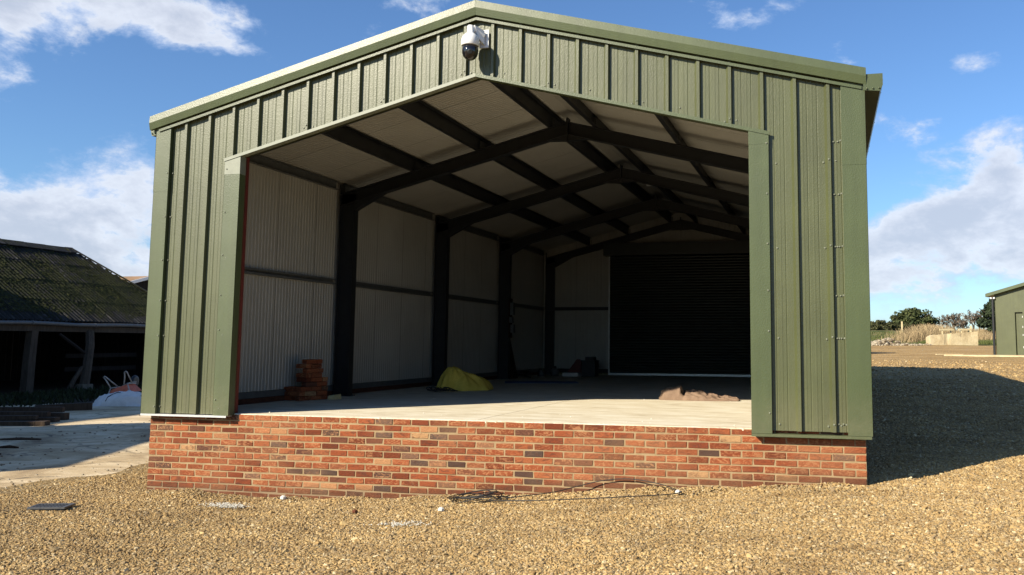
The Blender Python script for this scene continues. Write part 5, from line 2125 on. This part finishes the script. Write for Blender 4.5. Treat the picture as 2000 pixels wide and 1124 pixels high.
    for k in range(5000):
        u = r2.choice([r2.gauss(0.43, 0.012), r2.uniform(0.40, 0.47)])
        x, y = at(u, r2.uniform(78, 110))
        h = r2.uniform(0.2, 0.7)
        p = Vector((x, y, gz(x, y) - 0.05))
        d = Vector((r2.gauss(0, 0.3), r2.gauss(0, .3), 1)) * h
        e = Vector((r2.uniform(-1, 1), r2.uniform(-1, 1), 0)) * 0.03
        m.add([p - e, p + e, p + d], [(0, 1, 2)])
    o = m.build('dry_grass', M['dry_grass'])
    o['kind'] = 'stuff'
    m = MB()
    for k in range(6000):
        if r2.random() < 0.35:
            x, y = at(r2.gauss(0.437, 0.012), r2.uniform(72, 80))
        elif r2.random() < 0.5:
            x, y = at(r2.gauss(0.366, 0.006), r2.uniform(72, 76))
        else:
            x, y = at(r2.uniform(0.297, 0.36), r2.uniform(76, 104))
        h = r2.uniform(0.08, 0.28)
        p = Vector((x, y, gz(x, y) - 0.03))
        d = Vector((r2.gauss(0, 0.4), r2.gauss(0, .4), 1)) * h
        e = Vector((r2.uniform(-1, 1), r2.uniform(-1, 1), 0)) * 0.03
        m.add([p - e, p + e, p + d], [(0, 1, 2)])
    o = m.build('bank_grass', M['green_grass'])
    o['kind'] = 'stuff'
    m = MB()
    for k in range(300):
        if k < 150:
            x, y = at(r2.gauss(0.309, 0.009), r2.uniform(69, 73))
            s = r2.uniform(0.06, 0.2)
            zz = 0.42 * max(0, 1 - abs((x - 12.9) / 1.6)) * r2.random()
        else:
            x, y = at(r2.uniform(0.297, 0.365), r2.uniform(68.5, 71))
            s = r2.uniform(0.05, 0.13)
            zz = 0
        a = r2.random()
        m.lathe([(s * .7, -s * .4), (s, 0), (s * .75, s * .5), (s * .3, s * .7)], (x, y, gz(x, y) + zz + s * .3), 5, Vector((r2.gauss(0, .4), r2.gauss(0, .4), 1)).normalized())
    o = m.build('rubble', M['rubble'])
    o['kind'] = 'stuff'
    # skip added unseen behind the shed, there only to cast shade
    t = empty('skip', (8.6, 40.2, gz(8.6, 40.2)), 'rusty yellow skip behind the green shed', 'skip')
    z = gz(8.6, 40.2)
    m = MB()
    m.prism([(6.9, 39.4, z + 0.1), (9.6, 39.4, z + 0.1), (10.2, 39.4, z + 1.5), (6.3, 39.4, z + 1.5)], (0, 1.7, 0))
    m.build('body', M['skip_paint'], t)
    m = MB()
    m.box((6.3, 39.36, z + 1.44), (10.2, 39.4, z + 1.56)).box((6.3, 41.1, z + 1.44), (10.2, 41.14, z + 1.56))
    m.build('rim', M['skip_paint'], t)
    # far green shed, its front turned towards the yard
    o0 = Vector((16.30, 38.7, 0))
    dx = (RIGHT * 0.731 - FWD * 0.682)
    dx.z = 0
    dx.normalize()
    dn = Vector((dx.y, -dx.x, 0))            # out of the front
    if dn.dot(CAMP - o0) < 0:
        dn = -dn
    z0 = gz(16.3, 38.7) + 0.02
    t = empty('far_shed', (o0.x, o0.y, z0), 'far olive green shed with a roller door and black downpipe at the right edge', 'building')
    Z = Vector((0, 0, 1))

    def Q(a, out, z):
        return o0 + dx * a + dn * out + Z * (z0 + z)
    Wd, eav, rid = 9.0, 3.0, 4.2
    def top(a):
        return eav + (rid - eav) * (1 - abs(a - Wd / 2) / (Wd / 2))
    m = MB()
    # front wall with the two openings left out
    segs = [(0, 0.95, 0.0), (0.95, 1.32, 2.12), (1.32, 1.72, 0.0), (1.72, 5.2, 2.55), (5.2, Wd, 0.0)]
    for a, b, zb in segs:
        ks = sorted(set([a, b] + ([Wd / 2] if a < Wd / 2 < b else [])))
        for p, q in zip(ks[:-1], ks[1:]):
            m.prism([Q(p, 0, zb), Q(q, 0, zb), Q(q, 0, top(q)), Q(p, 0, top(p))], -dn * 0.2)
    m.build('front_wall', M['clad'], t)
    m = MB()
    m.prism([Q(0, -0.21, 0), Q(0, -8, 0), Q(0, -8, eav), Q(0, -0.21, eav)], dx * 0.1)
    m.prism([Q(Wd, -0.21, 0), Q(Wd, -8, 0), Q(Wd, -8, eav), Q(Wd, -0.21, eav)], -dx * 0.1)
    m.prism([Q(0, -8, 0), Q(Wd, -8, 0), Q(Wd, -8, eav), Q(Wd / 2, -8, rid), Q(0, -8, eav)], -dn * 0.1)
    m.build('wall', M['clad'], t)
    for s in (0, 1):
        a, b = (-0.35, Wd / 2) if s == 0 else (Wd / 2, Wd + 0.35)
        m = MB()
        m.prism([Q(a, 0.25, top(a) + 0.0), Q(b, 0.25, top(b) + 0.0), Q(b, 0.25, top(b) + 0.16), Q(a, 0.25, top(a) + 0.16)], -dn * 8.4)
        m.build('roof', M['flash'], t)
    d = MB().box((0, 0, 0), (0.37, 0.05, 2.1), Matrix(((dx.x, -dn.x, 0, Q(0.95, -0.12, 0).x), (dx.y, -dn.y, 0, Q(0.95, -0.12, 0).y), (0, 0, 1, z0), (0, 0, 0, 1)))).build('door', M['clad'], t)
    m = MB()
    for zz in (0.35, 0.95, 1.35, 1.85):
        m.prism([Q(1.27, -0.10, zz), Q(1.32, -0.10, zz), Q(1.32, -0.10, zz + 0.09), Q(1.27, -0.10, zz + 0.09)], dn * 0.03)
    m.build('hinge', M['galv'], d)
    rd = bpy.data.objects.new('roller_door', None)
    COL.objects.link(rd)
    rd.parent = t
    rd.matrix_parent_inverse = WM[t.name].inverted()
    rd.location = Q(3.4, -0.15, 0)
    WM[rd.name] = Matrix.Translation(rd.location)
    k = 0
    while k * 0.1 < 2.5:
        MB().prism([Q(1.80, -0.17, 0.02 + k * 0.1), Q(5.2, -0.17, 0.02 + k * 0.1), Q(5.2, -0.15, 0.06 + k * 0.1), Q(5.2, -0.17, 0.115 + k * 0.1), Q(1.80, -0.17, 0.115 + k * 0.1), Q(1.80, -0.15, 0.06 + k * 0.1)], -dn * 0.02).build('slat', M['grey_plastic'], rd)
        k += 1
    m = MB()
    m.prism([Q(1.72, -0.19, 0), Q(1.80, -0.19, 0), Q(1.80, -0.19, 2.55), Q(1.72, -0.19, 2.55)], dn * 0.17)
    m.build('guide', M['foam'], rd)
    MB().tube([Q(-0.05, 0.10, eav - 0.10), Q(-0.05, 0.10, 0.0)], 0.06, 8).build('downpipe', M['black_pipe'], t)
    MB().tube([Q(-0.16, 0.10, eav - 0.16), Q(0.06, 0.10, eav - 0.16)], 0.05, 8).build('pipe_collar', M['white_paint'], t)
    m = MB()
    m.prism([Q(-1.6, 2.6, -0.06), Q(6.5, 2.6, -0.06), Q(6.5, 0.0, -0.06), Q(-0.3, 0.0, -0.06)], Z * 0.075)
    tag(m.build('concrete_apron', M['blockm']), 'pale concrete apron laid in front of the far green shed', 'pavement')


beyond()
